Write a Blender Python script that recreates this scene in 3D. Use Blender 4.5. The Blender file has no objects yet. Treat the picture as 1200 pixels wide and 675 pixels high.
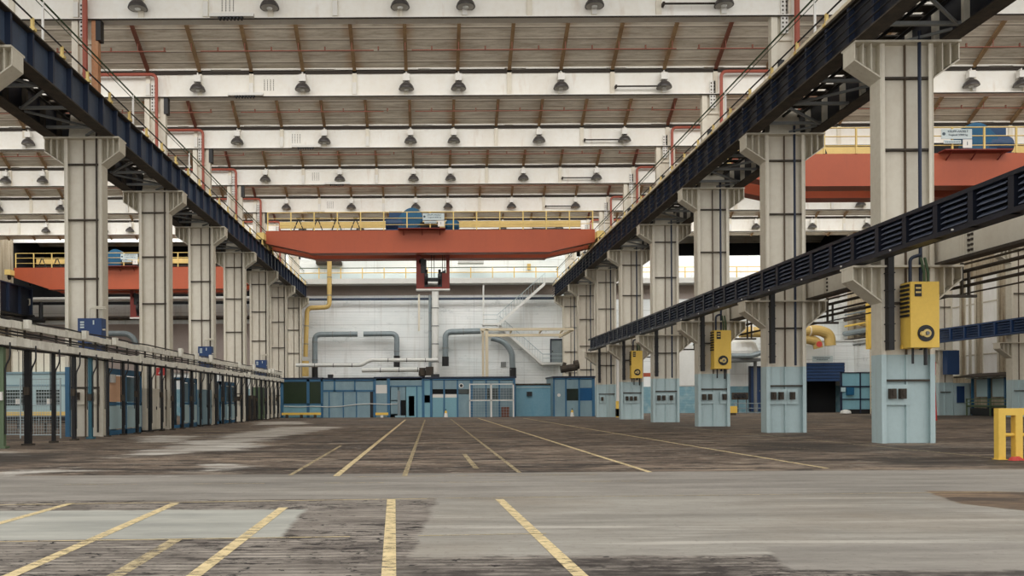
import bpy, math, random
from mathutils import Vector, Matrix
random.seed(7)
SC = bpy.context.scene
COL = SC.collection
PI = math.pi

# ------------------------------------------------------------------ camera model
F, U0, V0, TH, EYE = 963.0, 505.0, 471.0, 0.0055, 1.56
def at(px, py, Y):
    u, v = px - U0, V0 - py
    return ((u + TH*v)*Y/F, Y, EYE + (v - TH*u)*Y/F)
def fl(px, py):                                   # a point on the floor
    u, v = px - U0, V0 - py
    Y = -EYE*F/(v - TH*u)
    return ((u + TH*v)*Y/F, Y, 0.0)
cam = bpy.data.cameras.new('camera'); co = bpy.data.objects.new('camera', cam); COL.objects.link(co)
co.location = (0, 0, EYE); co.rotation_euler = (PI/2, TH, 0)
cam.sensor_width = 36; cam.lens = 36*F/1200
cam.shift_x = (600-U0)/1200; cam.shift_y = (V0-337.5)/1200
cam.clip_end = 500
SC.camera = co

# ------------------------------------------------------------------ materials
def lin(c):
    return tuple((x/255/12.92 if x/255 <= .04045 else ((x/255+.055)/1.055)**2.4) for x in c) + (1,)
class NT:
    def __init__(s, name):
        s.m = bpy.data.materials.new(name); s.m.use_nodes = True
        s.t = s.m.node_tree; s.b = s.t.nodes['Principled BSDF']
        s.geo = s.t.nodes.new('ShaderNodeNewGeometry')
        s.pos = s.geo.outputs['Position']
    def new(s, t): return s.t.nodes.new(t)
    def l(s, a, b): s.t.links.new(a, b)
    def put(s, inp, v):
        if isinstance(v, bpy.types.NodeSocket): s.l(v, inp)
        else: inp.default_value = v
    def M(s, op, a, b=0, c=0, clamp=False):
        n = s.new('ShaderNodeMath'); n.operation = op; n.use_clamp = clamp
        s.put(n.inputs[0], a); s.put(n.inputs[1], b)
        if op in ('MULTIPLY_ADD', 'SMOOTH_MIN', 'COMPARE'): s.put(n.inputs[2], c)
        return n.outputs[0]
    def noise(s, scale, vec=None, detail=4, rough=.6, sc=(1, 1, 1)):
        mp = s.new('ShaderNodeMapping'); mp.inputs['Scale'].default_value = sc
        s.l(vec or s.pos, mp.inputs['Vector'])
        n = s.new('ShaderNodeTexNoise'); n.inputs['Scale'].default_value = scale
        n.inputs['Detail'].default_value = detail; n.inputs['Roughness'].default_value = rough
        s.l(mp.outputs[0], n.inputs['Vector'])
        return n.outputs['Fac']
    def ramp(s, v, a, b, lo=0., hi=1.):
        n = s.new('ShaderNodeMapRange'); n.clamp = True
        s.put(n.inputs[0], v); n.inputs[1].default_value = a; n.inputs[2].default_value = b
        n.inputs[3].default_value = lo; n.inputs[4].default_value = hi
        return n.outputs[0]
    def mix(s, f, a, b):
        n = s.new('ShaderNodeMix'); n.data_type = 'RGBA'
        s.put(n.inputs[0], f); s.put(n.inputs[6], a); s.put(n.inputs[7], b)
        return n.outputs[2]
    def xyz(s):
        n = s.new('ShaderNodeSeparateXYZ'); s.l(s.pos, n.inputs[0]); return n.outputs
    def bump(s, h, strength=.3, dist=.02):
        n = s.new('ShaderNodeBump'); n.inputs['Strength'].default_value = strength
        n.inputs['Distance'].default_value = dist; s.l(h, n.inputs['Height']); s.l(n.outputs[0], s.b.inputs['Normal'])

def mat(name, c, rough=.6, metal=0., dirt=.25, dcol=None, scale=.8, rust=0., rcol=(120, 78, 45), streak=(5, 5, .25), thr=.56):
    n = NT(name)
    c1 = lin(c); c2 = lin(dcol) if dcol else tuple(x*.55 for x in c1[:3]) + (1,)
    f = n.ramp(n.noise(scale, sc=(1, 1, .35)), .35, .75, 0, dirt)
    f2 = n.ramp(n.noise(scale*9, detail=3), .4, .8, 0, dirt*.6)
    col = n.mix(f, c1, c2); col = n.mix(f2, col, c2)
    if rust:
        r = n.ramp(n.noise(1.0, sc=streak, detail=5), thr, thr+.14, 0, rust)
        col = n.mix(r, col, lin(rcol))
    n.put(n.b.inputs['Base Color'], col)
    n.b.inputs['Roughness'].default_value = rough; n.b.inputs['Metallic'].default_value = metal
    return n.m

M = {}
M['cream'] = mat('cream_paint', (212, 206, 188), .55, 0, .35, (150, 132, 108), .5, .6, (132, 96, 66), (5, 5, .1), .62)
M['creamlight'] = mat('light_cream_paint', (226, 220, 203), .55, 0, .3, (170, 148, 120), .4, .5, (132, 96, 66), (3, 3, .08), .63)
M['beam'] = mat('white_roof_beam_paint', (238, 236, 228), .6, 0, .3, (206, 190, 164), .45, .3, (176, 140, 100), (1.6, 1, .3), .6)
M['beamdark'] = mat('dark_steel_and_shadow', (48, 40, 32), .8)
M['rib'] = mat('rusty_tan_rib', (146, 120, 84), .7, 0, .7, (92, 62, 40), 1.5)
M['ribred'] = mat('red_brown_rib', (112, 66, 48), .7, 0, .5)
M['navy'] = mat('navy_lit_girder_paint', (66, 80, 100), .5, 0, .5, (30, 34, 42), 1.2, .25, (70, 60, 52))  # lighter than the other girders: light on the left one put into colour
M['navydark'] = mat('dark_navy_paint', (20, 26, 40), .45, 0, .5, (14, 16, 22), 1.2, .2, (60, 52, 46))
M['navylight'] = mat('navy_edge_paint', (26, 38, 60), .5, 0, .4, None, 1.2)
M['slat'] = mat('slat_highlight_paint', (92, 100, 116), .4, 0, .5, (30, 34, 44), 2)  # paler than the navy beam: highlights on the slats put into colour
M['black'] = mat('black_paint', (22, 22, 24), .5, 0, .4, None, 3)
M['soot_shade'] = mat('sooty_steel_and_shade', (48, 43, 38), .8, 0, .6, (90, 78, 62), 2)
M['grime_shade'] = mat('grime_and_shadow_edge', (104, 88, 70), .7, 0, .6)
M['grate'] = mat('dirty_grating', (62, 56, 48), .8, 0, .5)
M['craneRed'] = mat('crane_red_paint', (170, 80, 46), .5, 0, .25, (132, 60, 42), .5, .15, (110, 60, 45))
M['redbox'] = mat('dark_red_paint', (128, 48, 36), .6, 0, .5)
M['redpipe'] = mat('red_pipe_paint', (164, 84, 66), .55, 0, .3)
M['sprinkler'] = mat('sprinkler_pipe_paint', (136, 76, 60), .6, 0, .3)
M['rustorange'] = mat('rust_orange_steel', (186, 122, 78), .7, 0, .5, (206, 190, 160), .9)
M['yellow'] = mat('yellow_paint', (240, 200, 88), .5, 0, .2, (170, 130, 50), 1)
M['yellowpale'] = mat('pale_yellow_paint', (228, 200, 124), .55, 0, .3, (170, 140, 80), 1)
M['blue'] = mat('blue_box_paint', (20, 56, 104), .45, 0, .2)
M['blueframe'] = mat('blue_frame_paint', (52, 104, 138), .5, 0, .3)
M['darkblue'] = mat('dark_blue_paint', (32, 62, 104), .5, 0, .3)
M['motor'] = mat('motor_blue_paint', (24, 90, 126), .4, 0, .4, None, 1.5)
M['motordark'] = mat('motor_dark_blue_paint', (20, 62, 100), .4, 0, .4, None, 1.5)
M['paleblue'] = mat('pale_blue_paint', (182, 202, 203), .5, 0, .2, (122, 142, 142), .8, .2, (120, 116, 106))
M['panelblue'] = mat('partition_blue_panel', (134, 160, 168), .5, 0, .35, (74, 106, 122), 1.2)
M['panelcyan'] = mat('partition_cyan_panel', (124, 170, 182), .5, 0, .3)
M['lowblue'] = mat('low_wall_blue_paint', (108, 158, 178), .6, 0, .5, (150, 186, 196), .6)
M['white'] = mat('white_paint', (225, 222, 214), .5, 0, .15)
M['whitewall'] = mat('white_metal_trim', (218, 218, 212), .5, 0, .25)
M['sign'] = mat('pale_sign_face', (196, 208, 208), .5, 0, .15)
M['letters'] = mat('dark_lettering', (70, 86, 96), .6)
M['lamp'] = mat('dark_lamp_enamel', (66, 62, 60), .35, 0, .3, None, 4)
M['lampin'] = mat('lamp_reflector_inside', (160, 156, 150), .35, .3, .3)
M['lens'] = mat('lamp_glass', (225, 225, 218), .2)
M['galv'] = mat('galvanised_duct', (130, 140, 142), .45, .1, .4, (90, 104, 110), 2)
M['steel'] = mat('grey_steel', (128, 130, 128), .5, .3, .4)
M['traygrey'] = mat('pale_grey_cable_tray', (244, 240, 226), .55, 0, .4, (130, 120, 100), 2.5)
M['duct'] = mat('yellow_ochre_duct', (206, 176, 106), .55, 0, .35, (150, 120, 66))
M['green'] = mat('green_paint', (96, 114, 84), .6, 0, .4)
M['greenline'] = mat('dark_green_cable', (60, 82, 50), .6)
M['teal'] = mat('teal_paint', (40, 94, 110), .5, 0, .3)
M['peach'] = mat('peach_panel', (222, 176, 140), .6, 0, .2)
M['glassdark'] = mat('dark_window_glass', (34, 40, 40), .15, 0, .4, (50, 66, 44), 1)
M['glassblue'] = mat('blue_window_glass', (44, 92, 136), .15, 0, .4)
M['glassgreen'] = mat('greenish_booth_glass', (50, 64, 44), .2, 0, .5, (30, 40, 36), 1)
M['glassgrey'] = mat('grey_booth_glass', (92, 110, 116), .15, 0, .5)
M['ltbooth'] = mat('pale_booth_panel', (172, 196, 198), .5, 0, .15)
M['redsign'] = mat('red_sign', (190, 50, 44), .5)
M['wire'] = mat('pale_wire_mesh', (170, 184, 186), .5, .2, .2)
M['tan'] = mat('tan_sheet', (196, 184, 160), .7, 0, .6, (128, 112, 88), .6, .6, (116, 92, 64), (1, 3, .15), .5)
M['whiteglaze'] = mat('white_glazing', (250, 249, 244), .4, 0, .2, (190, 180, 160), 2)
M['brownwall'] = mat('taupe_wall_cladding', (158, 146, 138), .7, 0, .3, None, .4)
M['cream_frame'] = mat('cream_frame_paint', (226, 212, 182), .55, 0, .25)
M['redwhite'] = mat('red_cloth', (196, 70, 60), .8)
M['void'] = mat('unlit_interior_black', (6, 6, 7), .9, 0, .1)  # black colour stands in for missing light behind openings

def wall_mat():
    n = NT('white_corrugated_wall'); x, y, z = n.xyz()
    c = n.mix(n.ramp(n.noise(.12, sc=(1, 1, 2)), .35, .7), lin((240, 241, 238)), lin((214, 220, 218)))
    # plank joints every 1.6 m
    fr = n.M('FRACT', n.M('DIVIDE', z, 1.6))
    c = n.mix(n.M('MULTIPLY', n.M('LESS_THAN', fr, .045), .35), c, lin((120, 120, 114)))
    fx = n.M('FRACT', n.M('DIVIDE', n.M('ADD', x, 100.), 6.2))
    c = n.mix(n.M('MULTIPLY', n.M('LESS_THAN', fx, .012), .2), c, lin((110, 120, 122)))
    st = n.ramp(n.noise(1, sc=(1.6, 1, .10), detail=5), .56, .74, 0, .35)
    c = n.mix(st, c, lin((158, 150, 136)))
    st2 = n.ramp(n.noise(1, sc=(.5, 1, .9), detail=8, rough=.8), .56, .64, 0, .35)
    c = n.mix(st2, c, lin((140, 150, 150)))
    d = n.M('LESS_THAN', z, 3.3)
    blue = n.mix(n.ramp(n.noise(1.2, detail=6), .45, .7), lin((112, 152, 164)), lin((152, 176, 180)))
    c = n.mix(d, c, blue)
    n.put(n.b.inputs['Base Color'], c); n.b.inputs['Roughness'].default_value = .6
    w = n.M('SINE', n.M('MULTIPLY', z, 40.)); n.bump(w, .25, .03)
    return n.m
M['wall'] = wall_mat()
def ceil_mat():
    n = NT('grey_brown_roof_boards'); x, y, z = n.xyz()
    g = n.noise(.9, sc=(.5, 4, 4), detail=8, rough=.8)
    c = n.mix(n.ramp(g, .35, .68), lin((210, 202, 186)), lin((148, 136, 120)))
    # rust bleeding beside each rib
    fx = n.M('ABSOLUTE', n.M('SUBTRACT', n.M('FRACT', n.M('DIVIDE', n.M('ADD', x, 100*3.09+1.38+1.545), 3.09)), .5))
    near = n.ramp(fx, .02, .22, 1, 0)
    nz = n.ramp(n.noise(.5, detail=3), .4, .65)
    c = n.mix(n.M('MULTIPLY', n.M('MULTIPLY', near, nz), .75), c, lin((164, 124, 82)))
    fy = n.M('FRACT', n.M('DIVIDE', y, .66))
    c = n.mix(n.M('MULTIPLY', n.M('LESS_THAN', fy, .11), .55), c, lin((236, 228, 212)))
    c = n.mix(n.M('MULTIPLY', n.M('COMPARE', fy, .17, .05), .55), c, lin((74, 62, 50)))
    n.put(n.b.inputs['Base Color'], c); n.b.inputs['Roughness'].default_value = .8
    return n.m
M['ceil'] = ceil_mat()

def floor_mat():
    n = NT('factory_floor'); x, y, z = n.xyz()
    wob = n.M('MULTIPLY', n.M('SUBTRACT', n.noise(1.3, detail=6, rough=.7), .5), .5)
    wobs = n.M('MULTIPLY', n.M('SUBTRACT', n.noise(1, detail=9, rough=.8, sc=(.25, .9, 1)), .5), 7.0)
    def poly(pts, w=None, soft=.04):
        # convex polygon, counter-clockwise
        w = wob if w is None else w
        cx = sum(p[0] for p in pts)/len(pts); cy = sum(p[1] for p in pts)/len(pts)
        pts = sorted(pts, key=lambda p: math.atan2(p[1]-cy, p[0]-cx))
        cur = None
        for i in range(len(pts)):
            a, b = pts[i], pts[(i+1) % len(pts)]
            dx, dy = b[0]-a[0], b[1]-a[1]; L = math.hypot(dx, dy)
            nx, ny = -dy/L, dx/L
            d = n.M('MULTIPLY_ADD', x, nx, n.M('MULTIPLY_ADD', y, ny, -(nx*a[0]+ny*a[1])))
            cur = d if cur is None else n.M('MINIMUM', cur, d)
        return n.ramp(n.M('ADD', cur, w), -soft, soft)
    P = lambda *q: [fl(*p)[:2] for p in q]
    # wood blocks
    g1 = n.noise(1, sc=(.10, .30, 1), detail=12, rough=.78)
    g2 = n.noise(1, sc=(.7, 2.2, 1), detail=9, rough=.8)
    g3 = n.noise(1, sc=(.25, 1.0, 1), detail=10, rough=.8)
    wood = n.mix(n.ramp(g1, .40, .60), lin((58, 47, 40)), lin((146, 128, 109)))
    wood = n.mix(n.ramp(g2, .49, .57, 0, .92), wood, lin((32, 26, 23)))
    wood = n.mix(n.ramp(g3, .54, .64, 0, .75), wood, lin((168, 156, 140)))
    wood = n.mix(n.ramp(n.noise(1, sc=(1.4, 2.4, 1), detail=8, rough=.8), .56, .62, 0, .7), wood, lin((176, 164, 146)))
    wood = n.mix(n.ramp(n.noise(1, sc=(.2, .7, 1), detail=10, rough=.75), .53, .60, 0, .85), wood, lin((30, 24, 21)))
    # near paving is greyer
    woodn = n.mix(n.ramp(g2, .38, .62), lin((96, 88, 80)), lin((168, 159, 147)))
    crk = n.ramp(n.noise(1, sc=(2.2, 7, 1), detail=8, rough=.8), .51, .55, 0, 1)
    crkm = n.ramp(n.noise(.5, sc=(.6, 1.5, 1), detail=6, rough=.7), .40, .56)
    woodn = n.mix(n.M('MULTIPLY', crk, crkm), woodn, lin((40, 33, 30)))
    hole = n.ramp(n.noise(6, sc=(1, 1.2, 1), detail=3), .61, .63)
    woodn = n.mix(n.M('MULTIPLY', hole, n.ramp(n.noise(.5), .40, .48)), woodn, lin((20, 17, 16)))
    strip = n.ramp(n.M('ADD', y, wob), 8.3, 7.9)
    woodn = n.mix(n.M('MULTIPLY', n.M('MULTIPLY', strip, n.ramp(x, -.8, .2)), n.ramp(g2, .40, .56, .95, .3)), woodn, lin((44, 36, 31)))
    seam = n.M('LESS_THAN', n.M('FRACT', n.M('DIVIDE', n.M('ADD', y, n.M('MULTIPLY', wob, .06)), .15)), .26)
    woodn = n.mix(n.M('MULTIPLY', seam, n.ramp(g2, .40, .55, .15, .75)), woodn, lin((50, 43, 38)))
    c = n.mix(n.M('LESS_THAN', y, 15.), wood, woodn)
    # concrete
    cg = n.noise(1, sc=(.2, 1.1, 1), detail=12, rough=.75)
    speck = n.ramp(n.noise(9, detail=5, rough=.8), .55, .66, 0, .5)
    conc = n.mix(n.ramp(cg, .36, .64), lin((124, 119, 110)), lin((168, 163, 152)))
    conc = n.mix(n.ramp(n.noise(1, sc=(.12, 2.4, 1), detail=6), .57, .64, 0, .6), conc, lin((196, 190, 178)))
    conc = n.mix(n.ramp(n.noise(.22, detail=6), .48, .66, 0, .6), conc, lin((134, 122, 106)))
    conc = n.mix(speck, conc, lin((112, 102, 92)))
    conc2 = n.mix(n.ramp(cg, .38, .62), lin((150, 150, 142)), lin((184, 183, 172)))
    road = n.mix(n.ramp(cg, .36, .64), lin((118, 113, 105)), lin((160, 154, 144)))
    road = n.mix(speck, road, lin((104, 96, 88)))
    ya, yb, yc, yd = fl(0, 561)[1], fl(1200, 549)[1], fl(0, 590)[1], fl(1200, 577)[1]
    c = n.mix(poly([(-60, ya), (60, yb+.4), (60, yd), (-60, yc)], n.M('MULTIPLY', wob, .3)), c, road)
    c = n.mix(poly(P((513, 583), (480, 653), (935, 650), (1900, 640), (1900, 575)), n.M('MULTIPLY', wob, .9)), c, conc)
    c = n.mix(poly(P((895, 640), (925, 668), (1700, 668), (1700, 630)), n.M('MULTIPLY', wob, .7)), c, road)
    c = n.mix(poly(P((-300, 600), (357, 597), (331, 630), (-300, 636)), n.M('MULTIPLY', wob, .5)), c, conc2)
    c = n.mix(poly(P((1085, 575), (1125, 590), (1230, 602), (1260, 577)), n.M('MULTIPLY', wob, 1.0)), c, n.mix(n.ramp(g3, .45, .6), lin((74, 62, 52)), lin((140, 116, 90))))
    # pale streaks across the far blocks on the left
    pale = n.mix(n.ramp(g3, .42, .6), lin((214, 210, 200)), lin((140, 130, 118)))
    for q in (((-90, 548), (60, 556), (150, 535), (250, 540), (320, 514), (270, 513)),
              ((-60, 557), (15, 558), (88, 552), (60, 550)), ((-60, 530), (25, 533), (28, 530), (-50, 526)),
              ((165, 518), (200, 518), (235, 511), (180, 510)), ((235, 553), (290, 549), (260, 546)),
              ((245, 514), (330, 512), (400, 500), (330, 500)), ((300, 498), (360, 497), (350, 494), (300, 494))):
        c = n.mix(n.M('MULTIPLY', poly(P(*q), wobs, .25), .92), c, pale)
    for q in (((-60, 545), (60, 541), (90, 530), (-60, 532)), ((1080, 548), (1260, 540), (1260, 532), (1060, 541)),
              ((1020, 491), (1250, 490), (1250, 487), (1000, 487)), ((860, 526), (1010, 530), (980, 520), (880, 518))):
        c = n.mix(n.M('MULTIPLY', poly(P(*q), wobs, .5), .75), c, lin((44, 38, 33)))
    n.put(n.b.inputs['Base Color'], c)
    n.put(n.b.inputs['Roughness'], n.ramp(g1, .35, .65, .55, .9))
    n.bump(g2, .5, .02)
    return n.m
M['floor'] = floor_mat()
def paint_mat(name, c, wear):
    n = NT(name)
    w = n.ramp(n.noise(3.5, detail=7, rough=.75, sc=(1, 3, 1)), wear, wear+.1)
    n.put(n.b.inputs['Base Color'], n.mix(n.ramp(n.noise(6), .4, .7, 0, .5), lin(c), lin(tuple(int(v*.75) for v in c))))
    n.b.inputs['Roughness'].default_value = .7
    n.put(n.b.inputs['Alpha'], n.M('SUBTRACT', 1.0, w))
    return n.m
M['line'] = paint_mat('worn_yellow_line_paint', (228, 206, 156), .515)
M['linefaint'] = paint_mat('faded_line_paint', (196, 178, 138), .47)

# ------------------------------------------------------------------ mesh builder
class MB:
    def __init__(s): s.v = []; s.f = []
    def add(s, vs, fs):
        k = len(s.v); s.v += [tuple(v) for v in vs]; s.f += [tuple(i+k for i in f) for f in fs]; return s
    def box(s, x0, x1, y0, y1, z0, z1):
        x0, x1 = sorted((x0, x1)); y0, y1 = sorted((y0, y1)); z0, z1 = sorted((z0, z1))
        return s.add([(x0, y0, z0), (x1, y0, z0), (x1, y1, z0), (x0, y1, z0), (x0, y0, z1), (x1, y0, z1), (x1, y1, z1), (x0, y1, z1)],
                     [(0, 3, 2, 1), (4, 5, 6, 7), (0, 1, 5, 4), (1, 2, 6, 5), (2, 3, 7, 6), (3, 0, 4, 7)])
    def prism(s, pts, a0, a1, axis='y'):          # polygon (in xz for y, yz for x, xy for z) extruded a0..a1
        n = len(pts)
        mk = {'y': lambda p, a: (p[0], a, p[1]), 'x': lambda p, a: (a, p[0], p[1]), 'z': lambda p, a: (p[0], p[1], a)}[axis]
        vs = [mk(p, a0) for p in pts] + [mk(p, a1) for p in pts]
        fs = [tuple(range(n))[::-1], tuple(range(n, 2*n))] + [(i, (i+1) % n, n+(i+1) % n, n+i) for i in range(n)]
        return s.add(vs, fs)
    def bar(s, a, b, w, h=None):                  # square bar between two points
        h = h or w; a = Vector(a); b = Vector(b); d = (b-a).normalized()
        up = Vector((0, 0, 1)) if abs(d.z) < .95 else Vector((0, 1, 0))
        r = d.cross(up).normalized()*w/2; t = r.cross(d).normalized()*h/2
        vs = [a-r-t, a+r-t, a+r+t, a-r+t, b-r-t, b+r-t, b+r+t, b-r+t]
        return s.add(vs, [(0, 3, 2, 1), (4, 5, 6, 7), (0, 1, 5, 4), (1, 2, 6, 5), (2, 3, 7, 6), (3, 0, 4, 7)])
    def tube(s, path, r, n=10, caps=True):
        path = [Vector(p) for p in path]; rings = []; k = len(s.v); prev = None
        for i, p in enumerate(path):
            d = ((path[min(i+1, len(path)-1)]-p).normalized() + (p-path[max(i-1, 0)]).normalized())
            d = d.normalized() if d.length > 1e-6 else Vector((0, 0, 1))
            if prev is None:
                up = Vector((0, 0, 1)) if abs(d.z) < .9 else Vector((1, 0, 0)); a = d.cross(up).normalized()
            else: a = (prev - d*prev.dot(d)).normalized()
            prev = a; b = d.cross(a)
            rr = r[i] if isinstance(r, (list, tuple)) else r
            s.v += [tuple(p + (a*math.cos(t*2*PI/n)+b*math.sin(t*2*PI/n))*rr) for t in range(n)]
        for i in range(len(path)-1):
            for t in range(n):
                q = (t+1) % n
                s.f.append((k+i*n+t, k+i*n+q, k+(i+1)*n+q, k+(i+1)*n+t))
        if caps:
            s.f.append(tuple(k+t for t in range(n))[::-1]); s.f.append(tuple(k+(len(path)-1)*n+t for t in range(n)))
        return s
    def lathe(s, prof, c=(0, 0, 0), n=16, axis='z'):   # profile of (radius, height)
        k = len(s.v)
        for r, h in prof:
            for t in range(n):
                a = t*2*PI/n; p = (r*math.cos(a), r*math.sin(a), h)
                if axis == 'y': p = (p[0], h, p[1])
                if axis == 'x': p = (h, p[0], p[1])
                s.v.append((c[0]+p[0], c[1]+p[1], c[2]+p[2]))
        for i in range(len(prof)-1):
            for t in range(n):
                q = (t+1) % n; s.f.append((k+i*n+t, k+i*n+q, k+(i+1)*n+q, k+(i+1)*n+t))
        s.f.append(tuple(k+t for t in range(n))[::-1]); s.f.append(tuple(k+(len(prof)-1)*n+t for t in range(n)))
        return s
    def pbox(s, px0, py0, px1, py1, Y, d=.1):     # box whose front, at distance Y, covers that patch
        x0, _, z0 = at((px0), py1, Y); x1, _, z1 = at(px1, py0, Y)
        return s.box(x0, x1, Y, Y+d, max(z0, 0.0), z1)
    def ptube(s, pts, Y, r, n=10): return s.tube(bend([at(a, b, Y) for a, b in pts], r*2.2), r, n)
    def mesh(s, name, m, o=(0, 0, 0)):
        me = bpy.data.meshes.new(name)
        me.from_pydata([(v[0]-o[0], v[1]-o[1], v[2]-o[2]) for v in s.v], [], s.f)
        me.materials.append(M[m]); me.update()
        import bmesh
        b = bmesh.new(); b.from_mesh(me); bmesh.ops.recalc_face_normals(b, faces=b.faces); b.to_mesh(me); b.free()
        return me
def bend(pts, rad, n=5):                          # round the corners of a path
    pts = [Vector(p) for p in pts]
    if len(pts) < 3: return pts
    out = [pts[0]]
    for i in range(1, len(pts)-1):
        p = pts[i]; a = pts[i-1]-p; b = pts[i+1]-p
        ra = min(rad, a.length*.45, b.length*.45); A = p+a.normalized()*ra; B = p+b.normalized()*ra
        for k in range(n+1):
            t = k/n; out.append(A*(1-t)**2 + p*2*t*(1-t) + B*t*t)
    out.append(pts[-1]); return out

LABELS = {}
def tag(o, label, cat, group=None):
    o['label'] = label; o['category'] = cat
    if group: o['group'] = group
    if label in LABELS: print('DUPLICATE LABEL', label)
    LABELS[label] = 1; return o
def thing(name, label, cat, loc=(0, 0, 0), group=None):
    o = bpy.data.objects.new(name, None); o.empty_display_size = .3; COL.objects.link(o); o.location = loc
    return tag(o, label, cat, group)
def wloc(o):
    v = Vector((0, 0, 0))
    while o: v += o.location; o = o.parent
    return v
def part(name, mb, m, parent, loc=None, label=None):
    if isinstance(mb, MB): o = bpy.data.objects.new(name, mb.mesh(name, m, wloc(parent)))
    else: o = bpy.data.objects.new(name, mb)
    o.parent = parent; COL.objects.link(o)
    if loc is not None: o.location = loc
    if label: o['label'] = label
    return o
def solo(name, mb, m, label, cat, group=None, smooth=False):   # a thing that is one mesh
    xs = [v[0] for v in mb.v]; ys = [v[1] for v in mb.v]; zs = [v[2] for v in mb.v]
    c = ((min(xs)+max(xs))/2, (min(ys)+max(ys))/2, min(zs))
    o = bpy.data.objects.new(name, mb.mesh(name, m, c)); o.location = c; COL.objects.link(o)
    return tag(o, label, cat, group)
def struct(name, mb, m):
    o = bpy.data.objects.new(name, mb.mesh(name, m)); COL.objects.link(o); o['kind'] = 'structure'; return o
def textmesh(name, body, size, m, parent, loc):
    cu = bpy.data.curves.new(name, 'FONT'); cu.body = body; cu.size = size; cu.extrude = .008; cu.align_x = 'CENTER'; cu.align_y = 'CENTER'
    cu.materials.append(M[m])
    tmp = bpy.data.objects.new(name, cu); me = bpy.data.meshes.new_from_object(tmp); bpy.data.objects.remove(tmp)
    o = bpy.data.objects.new(name, me); o.parent = parent; COL.objects.link(o); o.location = loc; o.rotation_euler = (PI/2, 0, 0)
    return o
ORD = 'first second third fourth fifth sixth seventh eighth ninth tenth eleventh twelfth thirteenth fourteenth fifteenth sixteenth seventeenth eighteenth nineteenth twentieth twenty-first twenty-second twenty-third twenty-fourth twenty-fifth twenty-sixth twenty-seventh twenty-eighth twenty-ninth thirtieth'.split()

FR = [29.5+10*i for i in range(8)]                # frame lines, 29.5 ... 99.5
RIBX = [-1.38+3.09*k for k in range(-16, 18)]
ZB0, ZB1 = 19.95, 21.5                            # roof beams
SLOPE = 543/963.

# ------------------------------------------------------------------ setting
struct('floor', MB().add([(-70, -25, 0), (70, -25, 0), (70, 112, 0), (-70, 112, 0)], [(0, 1, 2, 3)]), 'floor')
YW = 102.5
w = MB()
w.box(-18, 18, YW, YW+.3, 0, 27)
w.box(-52, -18, YW, YW+.3, 0, 13.9); w.box(-52, -18, YW, YW+.3, 21.7, 27)
w.box(18, 52, YW, YW+.3, 0, 19.6); w.box(18, 52, YW, YW+.3, 22.2, 27)
struct('wall_back', w, 'wall')
v = MB(); v.box(-52, -18, YW+8, YW+8.3, 12, 24); v.box(18, 52, YW+8, YW+8.3, 17, 24)
v.box(-52, -18, YW+.3, YW+8, 11.9, 12); v.box(18, 52, YW+.3, YW+8, 17, 17.1); v.box(-52, 52, YW+.3, YW+8.3, 24, 24.2)
v.box(-52.2, -52, YW, YW+8, 12, 24); v.box(52, 52.2, YW, YW+8, 17, 24)
struct('wall_beyond', v, 'void')  # black box in place of the unlit hall beyond
struct('wall_right', MB().box(52, 52.3, 38, YW, 0, 22), 'tan')
struct('wall_left', MB().box(-52.3, -52, 38, YW, 0, 22), 'tan')
ribA = MB(); dy = 9.7
ribA.prism([(-.1, -.16), (-.1, .02), (-.1-dy, dy*SLOPE+.02), (-.1-dy, dy*SLOPE-.16)], -.1, .1, 'x')
ribM = ribA.mesh('rib', 'rib'); ribR = ribA.mesh('rib', 'ribred')
for i, Y in enumerate(FR[1:]):                    # sloping shed roof rising towards the viewer from the beam at Y
    if i == 0: continue
    m = MB().prism([(Y, ZB1), (Y, ZB1+.15), (Y-9.75, ZB1+9.75*SLOPE+.15), (Y-9.75, ZB1+9.75*SLOPE)], -52, 52, 'x')
    c = struct('ceiling', m, 'ceil')
    for x in RIBX:
        red = abs(abs(x-.16)-17.0) < .3
        part('rib', ribR if red else ribM, None, c, (x, Y-.12, ZB1))
m = MB().prism([(39.5, ZB1), (39.5, ZB1+.15), (29.75, ZB1+9.75*SLOPE+.15), (29.75, ZB1+9.75*SLOPE)], -52, 52, 'x')
struct('ceiling', m, 'ceil')
m = MB().prism([(YW+7, ZB1+1), (YW+7, ZB1+1.15), (99.8, ZB1+6), (99.8, ZB1+5.85)], -52, 52, 'x')
struct('ceiling', m, 'ceil')

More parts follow.
